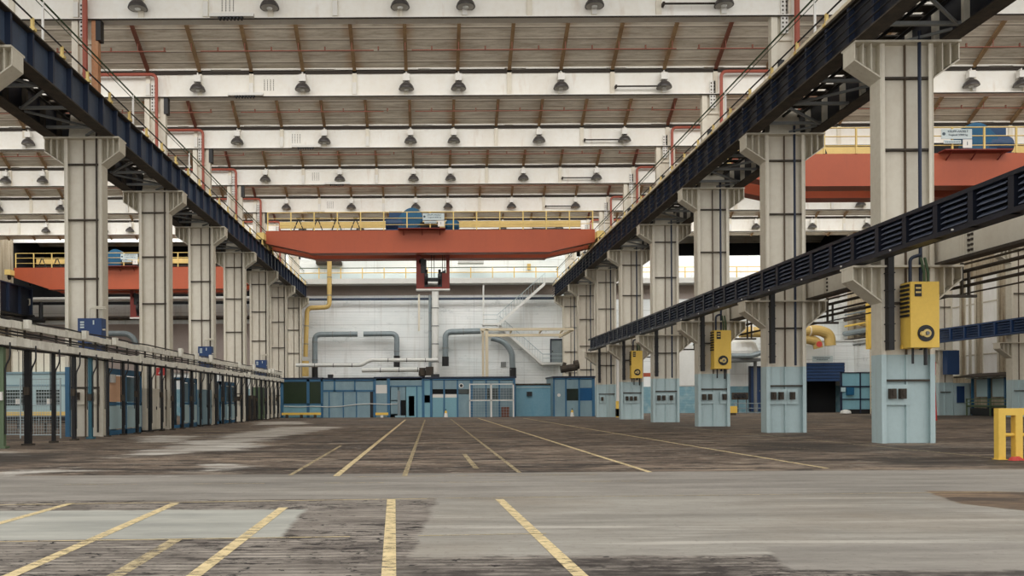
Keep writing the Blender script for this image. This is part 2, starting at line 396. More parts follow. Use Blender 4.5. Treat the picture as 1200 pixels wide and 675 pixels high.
# ------------------------------------------------------------------ roof beams
rowname = ['nearest', 'second nearest', 'third nearest', 'fourth nearest', 'fifth nearest', 'sixth nearest', 'farthest']
stiff = MB().box(-.13, .13, -.3, -.2, ZB0, ZB1).mesh('stiffener', 'creamlight')
plate = MB().box(-.12, .12, -.36, -.2, ZB0+.04, ZB0+.75).mesh('foot_plate', 'white')
boltm = MB()
for i in range(8):
    for j in range(4): boltm.box(-.3+j*.18, -.26+j*.18, -.23, -.2, ZB0+.35+i*.085, ZB0+.385+i*.085)
boltM = boltm.mesh('splice_bolts', 'soot_shade')
for i, Y in enumerate(FR[1:]):
    last = i == 6
    X0, X1 = (-18, 18) if last else (-52, 52)
    t = thing('roof_beam', 'white painted steel roof beam spanning the hall, %s of the seven rows' % rowname[i], 'roof beam', (0, Y, ZB0), 'white roof beams across the hall')
    part('web', MB().box(X0, X1, Y-.2, Y+.2, ZB0, ZB1), 'beam', t)
    part('bottom_flange', MB().box(X0, X1, Y-.34, Y+.34, ZB0-.05, ZB0), 'beam', t)
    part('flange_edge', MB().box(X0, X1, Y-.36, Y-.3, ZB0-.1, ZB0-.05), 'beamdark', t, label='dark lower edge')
    part('top_flange', MB().box(X0, X1, Y-.36, Y+.3, ZB1, ZB1+.06), 'beam', t)
    part('shadow_strip', MB().box(X0, X1, Y-.3, Y-.12, ZB1-.24, ZB1-.06), 'beamdark', t, label='painted shadow line under the top flange')  # dark box stands in for the shadow line below the conduit
    g = MB()
    for k in range(18):
        a = X0+(X1-X0)*k/18+.3*random.random()
        g.tube([(a, Y-.36, ZB1-.02), (a+(X1-X0)/18*random.uniform(.6, .95), Y-.36, ZB1-.02)], .04, 6)
    part('conduit', g, 'white', t)
    for k, x in enumerate(RIBX):
        if X0+.5 < x < X1-.5:
            part('stiffener', stiff, None, t, (x, 0, -ZB0) if False else (x, 0, -ZB0))
            if k % 2 == 1: part('foot_plate', plate, None, t, (x, 0, -ZB0))
    for x in (-9.6, 21.4, -27.2):
        if X0 < x < X1: part('splice_bolts', boltM, None, t, (x, 0, -ZB0))
    xx = (-10.4, -12.0, -9.9, -8.8, -12.2, -9, -8)[i]
    b = MB().box(xx, xx+2.1, Y-.62, Y-.36, ZB0-.08, ZB0+.08)
    part('strip_box', b, 'white', t); b = MB()
    for q in range(7): b.box(xx+.45+q*.17, xx+.53+q*.17, Y-.6, Y-.4, ZB0-.2, ZB0-.08)
    b.box(xx+.4, xx+1.6, Y-.58, Y-.42, ZB0-.1, ZB0-.08)
    part('grille', b, 'black', t)

# lamps -----------------------------------------------------------
mbx = MB().box(-.2, .2, -.62, -.3, .48, .88); mbx.tube([(0, -.45, .45), (0, -.45, .5)], .1, 8); mbx.box(-.03, .03, -.5, -.2, .86, 1.05)
L1 = mbx.mesh('mounting_box', 'white')
L2 = MB().lathe([(.455, 0), (.45, .05), (.41, .16), (.33, .27), (.22, .36), (.12, .42), (.08, .48)], (0, -.48, 0), 20).mesh('lamp_shade', 'lamp')
L3 = MB().lathe([(.4, -.005), (.4, .0)], (0, -.48, 0), 20).mesh('reflector', 'lampin')
L4 = MB().lathe([(.02, -.09), (.1, -.08), (.14, -.03), (.14, 0)], (0, -.48, 0), 12).mesh('bulb', 'lens')
mb = MB().tube([(-2.85, -.45, .12), (-.35, -.45, .12)], .05, 8); mb.box(-2.9, -2.8, -.5, -.2, .05, .2)
L5 = mb.mesh('conduit_pole', 'beamdark')
def bayname(x):
    return 'main bay' if abs(x) < 18 else ('left aisle' if x < 0 else 'right aisle')
mainx = [-13.8, -7.55, -1.36, 1.75, 7.86, 14.0]
sidex = [26.2, 32.3, 35.3, 41.4, 47.3]
HID = {}
for i, Y in enumerate(FR[1:]):
    # lamps that columns or the crane hide in the photo are left out
    rows = [(x, 'main bay') for x in mainx if not (i == 6 and abs(x) > 0)] if i < 6 else []
    R = {1: [32.3, 35.3], 3: [26.2], 4: [32.3, 41.4], 5: [35.3, 41.4, 47.3]}.get(i, [])
    Lf = {3: [-32.5, -35.6], 2: [-28.8], 4: [-35.5, -41.5], 5: [-32.5, -35.3, -41.6]}.get(i, [])
    rows += [(x, 'right aisle') for x in R] + [(x, 'left aisle') for x in Lf]
    for bay in ('main bay', 'left aisle', 'right aisle'):
        xs = sorted(x for x, b in rows if b == bay)
        for j, x in enumerate(xs):
            z = 20.2 if i else 20.28
            o = thing('high_bay_lamp', 'dark dome lamp on the %s roof beam, %s from left in %s' % (rowname[i], ORD[j], bay), 'lamp', (x, Y-.05, z), 'dome lamps on the %s roof beam' % rowname[i])
            part('mounting_box', L1, None, o, (0, 0, 0)); part('lamp_shade', L2, None, o, (0, 0, 0))
            part('reflector', L3, None, o, (0, 0, 0)); part('bulb', L4, None, o, (0, 0, 0))
            if x == 14.0: part('conduit_pole', L5, None, o, (0, 0, 0))

# sprinkler pipes --------------------------------------------------
for i, Y in enumerate(FR[2:]):
    t = thing('sprinkler_pipe', 'thin red sprinkler pipe under the roof boards, %s row' % ('nearest' if i == 0 else ORD[i]+' nearest'), 'sprinkler pipe', (0, Y-2, 21.9), 'red sprinkler pipes')
    g = MB(); e = MB()
    a = -50
    for (a, b) in ((-50, -15.2), (-13.2, -3.2), (-1.0, 14.3), (15.5, 50)): g.tube([(a, Y-2, 21.9), (b, Y-2, 21.9)], .03, 6)
    for x in RIBX:
        e.box(x+1.5, x+1.58, Y-2.04, Y-1.96, 21.9, 22.12); g.tube([(x, Y-2, 21.9), (x, Y-2, 22.45)], .02, 5)
    part('pipe', g, 'sprinkler', t); part('sprinkler_heads', e, 'ribred', t)

# ------------------------------------------------------------------ columns
def capital(parent, xa, xb, X0, X1, Y, zt, tip, deep, m='cream'):
    """bracket pair: tips at X0 / X1, shaft xa..xb"""
    part('cap_plate', MB().box(X0-.05, X1+.05, Y-.5, Y+.5, zt-.07, zt), m, parent)
    for (a, b) in ((xa, X0), (xb, X1)):
        s = -1 if b < a else 1
        g = MB().prism([(a, zt-.07), (b, zt-.07), (b, zt-tip), (a, zt-deep)], Y-.06, Y+.06)
        g.prism([(b, zt-.07), (b+s*.04, zt-.07), (b+s*.04, zt-tip), (b, zt-tip)], Y-.4, Y+.4)
        g.prism([(b+s*.04, zt-tip), (a, zt-deep), (a, zt-deep-.06), (b+s*.04, zt-tip-.06)], Y-.4, Y+.4)
        for f in ((.35, .68) if abs(b-a) > .6 else (.5,)):
            x = a+(b-a)*f; zz = zt-deep+(deep-tip)*f
            g.box(x-.02, x+.02, Y-.38, Y+.38, zz, zt-.07)
        part('bracket', g, m, parent)
def column(name, label, xa, xb, Y, ztop, blue, zs, X0, X1, lower=None, group=None, inner=1, upper=True):
    t = thing(name, label, 'column', ((xa+xb)/2, Y, 0), group)
    d = .34
    for x0, x1, nm in ((xa, xa+.07, 'flange'), (xb-.07, xb, 'flange')):
        part(nm, MB().box(x0, x1, Y-d, Y+d, 3.15 if blue else 0, ztop-.07), 'cream', t)
        if blue: part('painted_flange_base', MB().box(x0, x1, Y-d, Y+d, 0, 3.15), 'paleblue', t, label='pale blue painted lower end')
    g = MB().box(xa+.07, xb-.07, Y-.16, Y-.12, 3.15 if blue else 0, ztop-.07); xm = (xa+xb)/2
    part('centre_rib', MB().box(xm-.018, xm+.018, Y-.26, Y-.16, 3.15 if blue else 0, ztop-.07), 'grime_shade', t, label='dark centre rib')  # gap shadow and grime along the rib put into its colour
    g.box(xa+.07, xa+.17, Y-.34, Y-.31, 3.15 if blue else 0, ztop-.07)
    g.box(xb-.17, xb-.07, Y-.34, Y-.31, 3.15 if blue else 0, ztop-.07)
    part('web', g, 'creamlight', t)
    if blue:
        g = MB().box(xa+.07, xb-.07, Y-.17, Y-.11, 0, 3.15); g.box(xm-.03, xm+.03, Y-.26, Y-.17, 0, 3.15)
        g.box(xa+.07, xa+.17, Y-.34, Y-.31, 0, 3.15); g.box(xb-.17, xb-.07, Y-.34, Y-.31, 0, 3.15)
        part('painted_base', g, 'paleblue', t, label='pale blue painted web below chest height')
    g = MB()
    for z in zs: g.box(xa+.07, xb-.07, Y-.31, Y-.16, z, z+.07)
    part('stiffener', g, 'soot_shade', t, label='horizontal stiffeners dark with rust, grime and painted shadow')  # dark colour holds stiffener shadow along with grime and rust
    capital(t, xa, xb, X0, X1, Y, ztop, .62, 1.25)
    if lower: capital(t, xa, xb, lower[0], lower[1], Y, 6.3, .45, 1.25)
    if upper:
        g = MB().prism([(xa+.2, ztop), (xb-.2, ztop), (xb-.35, ztop+1.5), (xa+.35, ztop+1.5)], Y-.3, Y+.3)
        part('pier', g, 'cream', t)
        za = ztop+1.5; ua, ub = xa+.35, xb-.2
        g = MB().box(ua, ua+.3, Y-.25, Y+.1, za, ZB0-.05)
        part('upper_post', g, 'creamlight', t)
        g = MB().box(ub-.3, ub, Y-.25, Y+.1, za, ZB0-.05)
        part('upper_post', g, 'rustorange' if inner < 0 and Y < 45 else 'creamlight', t, label='rust orange upper post' if inner < 0 and Y < 45 else None)
        g = MB().box(ua+.3, ub-.3, Y-.1, Y, 18.9, ZB0); g.box(ua+.3, ub-.3, Y-.2, Y+.1, 18.75, 18.9)
        # plate with a round arched opening
        w = ub-ua-.6; xm2 = (ua+ub)/2; r = w*.36; top = 18.0; n = 10
        arch = [(xm2+r*math.cos(PI*k/n), 17.3+r*math.sin(PI*k/n)) for k in range(n+1)]
        ob, = [[(ua+.3, top+.7), (ub-.3, top+.7)]]
        for k in range(n):
            a0, a1 = arch[k], arch[k+1]
            g.prism([(a0[0], a0[1]), (a0[0], 18.75), (a1[0], 18.75), (a1[0], a1[1])], Y-.1, Y)
        g.box(ua+.3, xm2-r, Y-.1, Y, za, 18.75); g.box(xm2+r, ub-.3, Y-.1, Y, za, 18.75)
        part('portal_plate', g, 'creamlight', t)
        g = MB().box(xm2-.22, xm2+.12, Y-.3, Y-.2, 19.05, 20.7); part('splice_plate', g, 'white', t)
        g = MB()
        for q in range(8):
            for xx in (xm2-.17, xm2): g.box(xx, xx+.07, Y-.32, Y-.3, 19.12+q*.2, 19.2+q*.2)
        part('bolts', g, 'soot_shade', t)
        g = MB().box(ub-.08, ub+.16, Y-.3, Y+.1, 18.9, ZB0-.02) if inner < 0 else MB().box(ua+.32, ua+.6, Y-.3, Y-.1, 16.0, 17.8)
        part('cable_box', g, 'black', t)
    return t
def meters(t, X, Y, n, m='soot_shade', z=1.85, pm='paleblue'):
    for k in range(n):
        x = X+k*.36
        g = MB().box(x, x+.2, Y-.46, Y-.26, z-.2, z+.16); g.box(x+.05, x+.15, Y-.5, Y-.46, z-.08, z+.1)
        part('switch_box', g, m, t)
    g = MB().box(X-.12, X+n*.36+.05, Y-.28, Y-.24, z-.42, z+.3)
    part('switch_panel', g, pm, t)
NM = ['nearest', 'second nearest', 'third nearest', 'fourth nearest', 'fifth nearest', 'sixth nearest', 'seventh nearest', 'farthest']
RC, LC = [], []
for i, Y in enumerate(FR):
    t = column('steel_column', 'cream and pale blue steel column of the right row, %s the viewer' % NM[i].replace('nearest', 'nearest to').replace('farthest', 'farthest from'),
               16.0, 17.9, Y, 14.25, True, [2.2, 7.5, 10.4, 12.95] + ([4.95]), 15.1, 18.75,
               (15.0, 18.8) if i < 6 else None, 'right row of columns', 1, i > 0)
    RC.append(t)
    g = MB().tube([(17.35, Y-.42, 3.2 if i % 2 else 3.3), (17.35, Y-.42, 14.6)], .06, 8)
    part('cable_duct', g, 'navylight', t, label='dark navy vertical cable pipe')
    if i < 6:
        part('pipe_bracket', MB().box(18.0, 19.6, Y-.05, Y+.05, 5.2, 5.3).box(19.05, 19.12, Y-.05, Y+.05, 5.3, 6.45).box(19.3, 19.36, Y-.05, Y+.05, 5.3, 6.2), 'soot_shade', t)
        g = MB().box(16.12, 16.32, Y-.6, Y-.36, 3.3, 6.9)
        for q in range(6): g.box(16.09, 16.35, Y-.62, Y-.34, 3.6+q*.6, 3.64+q*.6)
        part('cable_riser', g, 'black', t, label='black cable riser up to the louvred beam')
        meters(t, (16.26, 16.22, 16.24, 16.3, 16.4, 16.4)[i], Y, (2, 2, 2, 2, 3, 1)[i], z=1.78)
        if i in (1, 2, 3): meters(t, (0, 17.12, 17.45, 17.2)[i], Y, (0, 1, 1, 2)[i] if i < 3 else 1, z=1.78)
for i, Y in enumerate(FR):
    t = column('steel_column', 'cream steel column of the left row, %s the viewer' % NM[i].replace('nearest', 'nearest to').replace('farthest', 'farthest from'),
               -17.42, -15.62, Y, 14.25, False, [2.3, 7.5, 10.3, 12.95], -18.3, -14.8, None, 'left row of columns', -1, i > 0)
    LC.append(t)
    part('cable_duct', MB().tube([(-15.85, Y-.4, 0.2), (-15.85, Y-.4, 14.6)], .05, 8), 'soot_shade', t)
    if i: meters(t, -16.95, Y, 1, 'soot_shade', 1.95, 'creamlight'); meters(t, -16.3, Y, 1, 'soot_shade', 1.95, 'creamlight')
# columns between the right aisle and the side wall, and the far left row
for i, Y in enumerate((69.5, 79.5)):
    t = column('steel_column', 'cream column standing at the right side wall, %s one' % ('nearer' if i == 0 else 'farther'), 48.9, 50.3, Y, 14.25, True, [2.2, 7.5, 10.4], 48.0, 50.9, (47.9, 50.6), 'side wall columns', 1, False)
    g = MB().box(50.35, 51.9, Y-.4, Y+.3, 0, 3.1); part('base_cabinet', g, 'paleblue', t)
    g = MB().box(50.6, 51.3, Y-.5, Y-.4, 1.2, 2.8); part('switch_box', g, 'darkblue', t)
column('steel_column', 'pale post of the far left row at the end of the aisle', -50.6, -49.2, 99.5, 14.25, False, [7.5], -51.5, -48.4, None, None, 1, False)

# ------------------------------------------------------------------ crane girders
def girder(label, x, Y0, Y1, z0, z1, face, mweb, mst, name='crane_girder'):
    """face = -1 / +1: side on which stiffeners stand out"""
    t = thing(name, label, 'crane girder', (x, (Y0+Y1)/2, z0))
    part('web', MB().box(x-.05, x+.05, Y0, Y1, z0+.05, z1-.05), mweb, t)
    part('bottom_flange', MB().box(x-.32, x+.32, Y0, Y1, z0, z0+.06), 'soot_shade', t)
    part('top_flange', MB().box(x-.3, x+.3, Y0, Y1, z1-.06, z1), 'soot_shade', t)
    sm = MB().box(-.26, .26, -.07, .07, z0+.06, z1-.06).mesh('stiffener', mst)
    n = int((Y1-Y0)/1.667)
    for k in range(n+1): part('stiffener', sm, None, t, (0, Y0+k*1.667+.1-(Y0+Y1)/2, -z0))
    part('crane_rail', MB().box(x-.05, x+.05, Y0, Y1, z1, z1+.12), 'steel', t)
    return t
GL = girder('navy crane girder painted lit blue grey along the inner side of left column row', -15.3, 19.5, 101, 14.25, 15.72, 1, 'navy', 'navylight')
GLo = girder('dark crane girder on the outer side of the left column row', -18.0, 19.5, 101, 14.25, 15.72, -1, 'navydark', 'soot_shade')
GR = girder('dark navy crane girder on the inner side of the right column row', 15.35, 19.5, 101, 14.25, 15.72, -1, 'navydark', 'navylight')
GRo = girder('dark crane girder on the outer side of the right column row', 18.4, 19.5, 101, 14.25, 15.72, 1, 'navydark', 'cream')
g = MB()
for z in (14.55, 14.85, 15.15, 15.42): g.tube([(15.0, 19.5, z), (15.0, 101, z)], .03, 6)
solo('conductor_rail', g, 'black', 'four thin black conductor lines along the dark navy right crane girder', 'conductor rail')
def bracing(label, xa, xb):
    t = thing('girder_bracing', label, 'bracing', ((xa+xb)/2, 60, 14.25))
    a, b = min(xa, xb)+.3, max(xa, xb)-.3
    st = MB().box(a, b, -.07, .07, 14.3, 14.42).mesh('strut', 'steel'); c = t.location
    dg = MB().bar((a, 0, 14.36), (b, 2.2, 14.36), .09).mesh('diagonal', 'steel')
    dh = MB().bar((b, 0, 14.36), (a, 2.2, 14.36), .09).mesh('diagonal', 'steel')
    k = 0; y = 23.0
    while y < 100:
        if min(abs(y-f) for f in FR) > .7: part('strut', st, None, t, (-c.x, y-c.y, -c.z))
        part('diagonal', dg if k % 2 else dh, None, t, (-c.x, y+.4-c.y, -c.z))
        y += 2.5; k += 1
    g = MB(); y = 20.
    while y < 100.5:                              # grating planks with gaps
        g.box(a+.1, b-.1, y, y+.5, 15.35, 15.4); y += .8
    part('walkway_grating', g, 'grate', t)
    g = MB()
    for x in (a+.5, (a+b)/2, b-.5): g.tube([(x, 20, 15.1), (x, 100, 15.1)], .07, 6)
    part('cable_run', g, 'black', t)
bracing('grey steel bracing and grating under the left crane walkway', -18.0, -15.3)
bracing('grey steel bracing and grating under the right crane walkway', 15.35, 18.4)
def toprail(label, x, sgn, hx):
    t = thing('walkway_rail', label, 'railing', (x, 60, 15.72))
    pm = MB().box(-.05, .05, -.06, .06, 15.72, 16.22)
    pm.box(-.12, .12, -.1, .1, 15.72, 15.84); pm = pm.mesh('insulator_post', 'yellowpale')
    y = 21.2
    while y < 100: part('insulator_post', pm, None, t, (0, y-60, -15.72)); y += 2.5
    part('cable', MB().tube([(x, 19.5, 16.2), (x, 101, 16.2)], .035, 6), 'black', t, label='black cable on yellow posts')
    hp = MB().box(hx-.04, hx+.04, -.04, .04, 15.72, 17.75).mesh('rail_post', 'white')
    y = 23.
    while y < 101: part('rail_post', hp, None, t, (-x, y-60, -15.72)); y += 10
    part('handrail', MB().tube([(hx, 19.5, 17.72), (hx, 101, 17.72)], .04, 6).tube([(hx, 19.5, 17.5), (hx, 101, 17.5)], .02, 5), 'greenline', t, label='green hand line')
    return t
toprail('yellow posts and green hand line on the left crane girder', -15.05, 1, -15.5)
t = toprail('yellow posts and black cable on top of the right crane girder', 15.1, -1, 15.5)
part('edge_strip', MB().box(15.0, 15.1, 19.5, 101, 15.73, 15.86), 'cream_frame', t)

# red pipes by the upper columns ----------------------------------
for i, Y in enumerate(FR[1:7]):
    p = [(-16.3, Y-.55, 15.8), (-16.3, Y-.55, 22.6)] if i == 0 else [(-16.25, Y-.55, 15.8), (-16.25, Y-.55, 21.15), (-20.5, Y-.55, 21.15)]
    solo('red_riser_pipe', MB().tube(bend(p, .35), .13 if i == 0 else .1, 8), 'redpipe', 'red pipe rising beside the left row upper post, %s the viewer' % NM[i].replace('nearest', 'nearest to'), 'pipe', 'red pipes of the left row')
    p = [(17.45, Y-.55, 15.8), (17.45, Y-.55, 22.6)] if i == 0 else [(17.4, Y-.55, 15.8), (17.4, Y-.55, 21.15), (21.5, Y-.55, 21.15)]
    solo('red_riser_pipe', MB().tube(bend(p, .35), .13 if i == 0 else .1, 8), 'redpipe', 'red pipe rising beside the right row upper post, %s the viewer' % NM[i].replace('nearest', 'nearest to'), 'pipe', 'red pipes of the right row')

# ------------------------------------------------------------------ low beams at the right
t = thing('louvred_beam', 'long dark navy louvred beam sloping down the right side of the hall', 'beam', (15.3, 48, 6.3))
z0, z1 = 6.35, 7.45
g = MB().box(15.02, 15.5, 19.5, 78.4, z1-.12, z1); g.box(15.02, 15.5, 19.5, 78.4, z0, z0+.14); g.box(15.42, 15.5, 19.5, 78.4, z0, z1)
y = 19.6
while y < 78: g.box(15.03, 15.3, y-.05, y+.17, z0, z1); y += 1.6
part('frame', g, 'navydark', t)
g = MB()
for k in range(5):
    z = z0+.18+k*.165
    g.prism([(15.06, z), (15.06, z+.02), (15.22, z+.12), (15.22, z+.10)], .22, 1.42, 'y') if False else g.add(
        [(15.04, .25, z), (15.04, 1.40, z), (15.2, 1.40, z+.12), (15.2, .25, z+.12), (15.04, .25, z+.02), (15.04, 1.40, z+.02), (15.2, 1.40, z+.14), (15.2, .25, z+.14)],
        [(0, 1, 2, 3), (7, 6, 5, 4), (0, 4, 5, 1), (1, 5, 6, 2), (2, 6, 7, 3), (3, 7, 4, 0)])
lm = g.mesh('louvre_panel', 'slat')
y = 19.6
while y < 77: part('louvre_panel', lm, None, t, (-15.3, y-48, -6.3)); y += 1.6
g = MB(); y = 20.4
while y < 78: g.lathe([(.03, 14.98), (.03, 15.02)], (0, y, z0+.07), 8, 'x'); y += 3.2
part('bolt_heads', g, 'white', t)
t = thing('cream_box_beam', 'pale cream low beam running behind the dark louvred beam on right', 'beam', (17.9, 48, 6.3))
part('web', MB().box(18.05, 18.25, 19.5, 79, 6.32, 7.65), 'creamlight', t)
part('bottom_flange', MB().box(17.95, 18.45, 19.5, 79, 6.3, 6.4), 'soot_shade', t)
part('top_flange', MB().box(17.95, 18.45, 19.5, 79, 7.62, 7.7), 'cream', t)
sm = MB().box(17.98, 18.05, -.05, .05, 6.4, 7.62).mesh('stiffener', 'cream')
bm = MB()
for q in range(6):
    for r_ in range(2): bm.box(18.0, 18.05, .1+r_*.16, .18+r_*.16, 6.5+q*.17, 6.58+q*.17)
bm = bm.mesh('splice_bolts', 'soot_shade')
y = 21.
while y < 78:
    part('stiffener', sm, None, t, (-17.9, y-48, -6.3)); y += 3.3
for f in FR: part('splice_bolts', bm, None, t, (-17.9, f-2.3-48, -6.3))
# side aisle louvred beam
t = thing('louvred_beam', 'short navy louvred beam in front of the tan side wall', 'beam', (48.3, 70, 6.9))
g = MB().box(48.1, 48.6, 52, 78.6, 8.05, 8.2); g.box(48.1, 48.6, 52, 78.6, 6.9, 7.05); g.box(48.5, 48.6, 52, 78.6, 6.9, 8.2)
part('frame', g, 'darkblue', t)
g = MB()
for k in range(4): g.box(48.12, 48.3, .3, 1.8, 7.15+k*.23, 7.22+k*.23)
g.box(48.08, 48.3, 0, .2, 6.95, 8.15); lm = g.mesh('louvre_panel', 'darkblue')
y = 52.
while y < 77: part('louvre_panel', lm, None, t, (-48.3, y-70, -6.9)); y += 2.0
# pipes hanging beside the cream beam
for k, (x, z, r, y1) in enumerate(((19.2, 6.15, .07, 52), (19.45, 5.9, .05, 46), (19.2, 5.62, .06, 60), (19.5, 5.4, .03, 46), (19.0, 6.35, .04, 40))):
    solo('pipe_run', MB().tube([(x, 19.5, z), (x, y1, z)], r, 8), 'soot_shade', 'dark pipe running away below the cream beam on right, %s of the bundle' % ('lowest' if z == 5.4 else 'second lowest' if z == 5.62 else 'middle one' if z == 5.9 else 'second highest' if z == 6.15 else 'highest'), 'pipe', 'pipes below the cream beam')

# ------------------------------------------------------------------ yellow drive boxes on the right columns
def yellowbox(i, px0, py0, px1, py1, label):
    Y = FR[i]-.95
    x0, _, z1 = at(px0, py0, Y); x1, _, z0 = at(px1, py1, Y)
    t = thing('drive_box', label, 'drive box', ((x0+x1)/2, Y, z0), 'yellow boxes on the right columns')
    part('housing', MB().box(x0, x1, Y, Y+.62, z0, z1), 'yellow', t)
    cx = x0+(x1-x0)*.52; cz = z0+(z1-z0)*.215; r = (x1-x0)*.29
    part('round_opening', MB().lathe([(r, Y-.03), (r, Y-.005)], (cx, 0, cz), 24, 'y'), 'black', t)
    g = MB().lathe([(r*.5, Y-.05), (r*.5, Y-.03)], (cx+r*.1, 0, cz), 20, 'y'); g.lathe([(r*.26, Y-.12), (r*.3, Y-.05)], (cx-r*.5, 0, cz-.02), 14, 'y')
    part('fan_disc', g, 'yellowpale', t)
    part('fan_hub', MB().lathe([(r*.2, Y-.1), (r*.25, Y-.05)], (cx+r*.1, 0, cz), 12, 'y'), 'steel', t)
    a = x0+(x1-x0)*.14; b = x0+(x1-x0)*.38; h = z1-z0
    part('vent', MB().box(a, b, Y-.015, Y, z1-h*.225, z1-h*.04), 'black', t)
    g = MB()
    for k in (0, 1): g.box(a+.03, b-.03, Y-.035, Y-.01, z1-h*(.11+k*.065), z1-h*(.085+k*.065))
    part('vent_bar', g, 'yellowpale', t)
    g = MB()
    for k in range(8): g.box(x0-.06, x0, Y+.06, Y+.56, z1-h*(.07+k*.065), z1-h*(.035+k*.065))
    part('side_louvre', g, 'black', t)
    part('back_plate', MB().box(x0-.03, x1+.04, Y+.5, Y+.61, z0-.02, z0+.12), 'yellow', t)
    g = MB()
    for k in (.66, .8): g.tube(bend([(x0+(x1-x0)*k, Y+.3, z1-.02), (x0+(x1-x0)*k, Y+.3, z1+.35), (x0+(x1-x0)*(k-.03), Y+.45, z1+.9)], .1), .045, 8)
    part('cable', g, 'greenline', t)
    part('conduit', MB().tube(bend([(x0+.25, Y+.45, z1), (x0+.25, Y+.45, z1+.9), (x0+.6, Y+.45, z1+1.0)], .3), .06, 8), 'navylight', t)
    g = MB().tube([(x0+.3, Y+.4, z0), (x0+.3, Y+.4, z0-.55)], .04, 6); g.tube([(x0+.75, Y+.4, z0), (x0+.75, Y+.4, z0-.6)], .06, 6)
    part('lower_conduit', g, 'black', t)
yellowbox(0, 1067, 330, 1101, 407, 'large yellow drive box on the nearest right column')
yellowbox(2, 837, 387, 857, 432, 'medium yellow drive box on the third column of the right row')
yellowbox(4, 740, 411, 753, 443, 'small yellow drive box on the fifth column of the right row')

# blue boxes on left columns
def bluebox(i, px0, py0, px1, py1, label):
    Y = FR[i]-.9
    x0, _, z1 = at(px0, py0, Y); x1, _, z0 = at(px1, py1, Y)
    t = thing('blue_switch_box', label, 'switch box', ((x0+x1)/2, Y, z0), 'blue boxes on the left columns')
    part('housing', MB().box(x0, x1, Y, Y+.55, z0, z1), 'blue', t)
    g = MB()
    for k in range(3): g.box(x0+.12, x0+.3, Y-.015, Y, z1-.22-k*.12, z1-.15-k*.12)
    g.box(x1-.4, x1-.34, Y-.015, Y, z1-.3, z1-.1)
    part('label_plates', g, 'sign', t)
    g = MB()
    for k in (.4, .62): g.tube(bend([(x0+(x1-x0)*k, Y+.3, z1), (x0+(x1-x0)*k, Y+.3, z1+.4+k*.3), (x1+.12, Y+.3, z1+.35+k*.3)], .15), .035, 8)
    part('conduit', g, 'cream', t)
    part('lower_housing', MB().box(x0+.02, x1-.02, Y+.05, Y+.5, z0-.55, z0-.1), 'blue', t)
    part('handle', MB().box(x1, x1+.12, Y+.1, Y+.2, z0+.6, z0+.68), 'cream', t)
bluebox(1, 91, 373, 119, 402, 'large blue switch box on the nearest left column')
bluebox(3, 232, 406, 248, 425, 'medium blue switch box on the left row above the tray')
bluebox(5, 299, 422, 312, 436, 'small blue switch box at the far end of the left row')

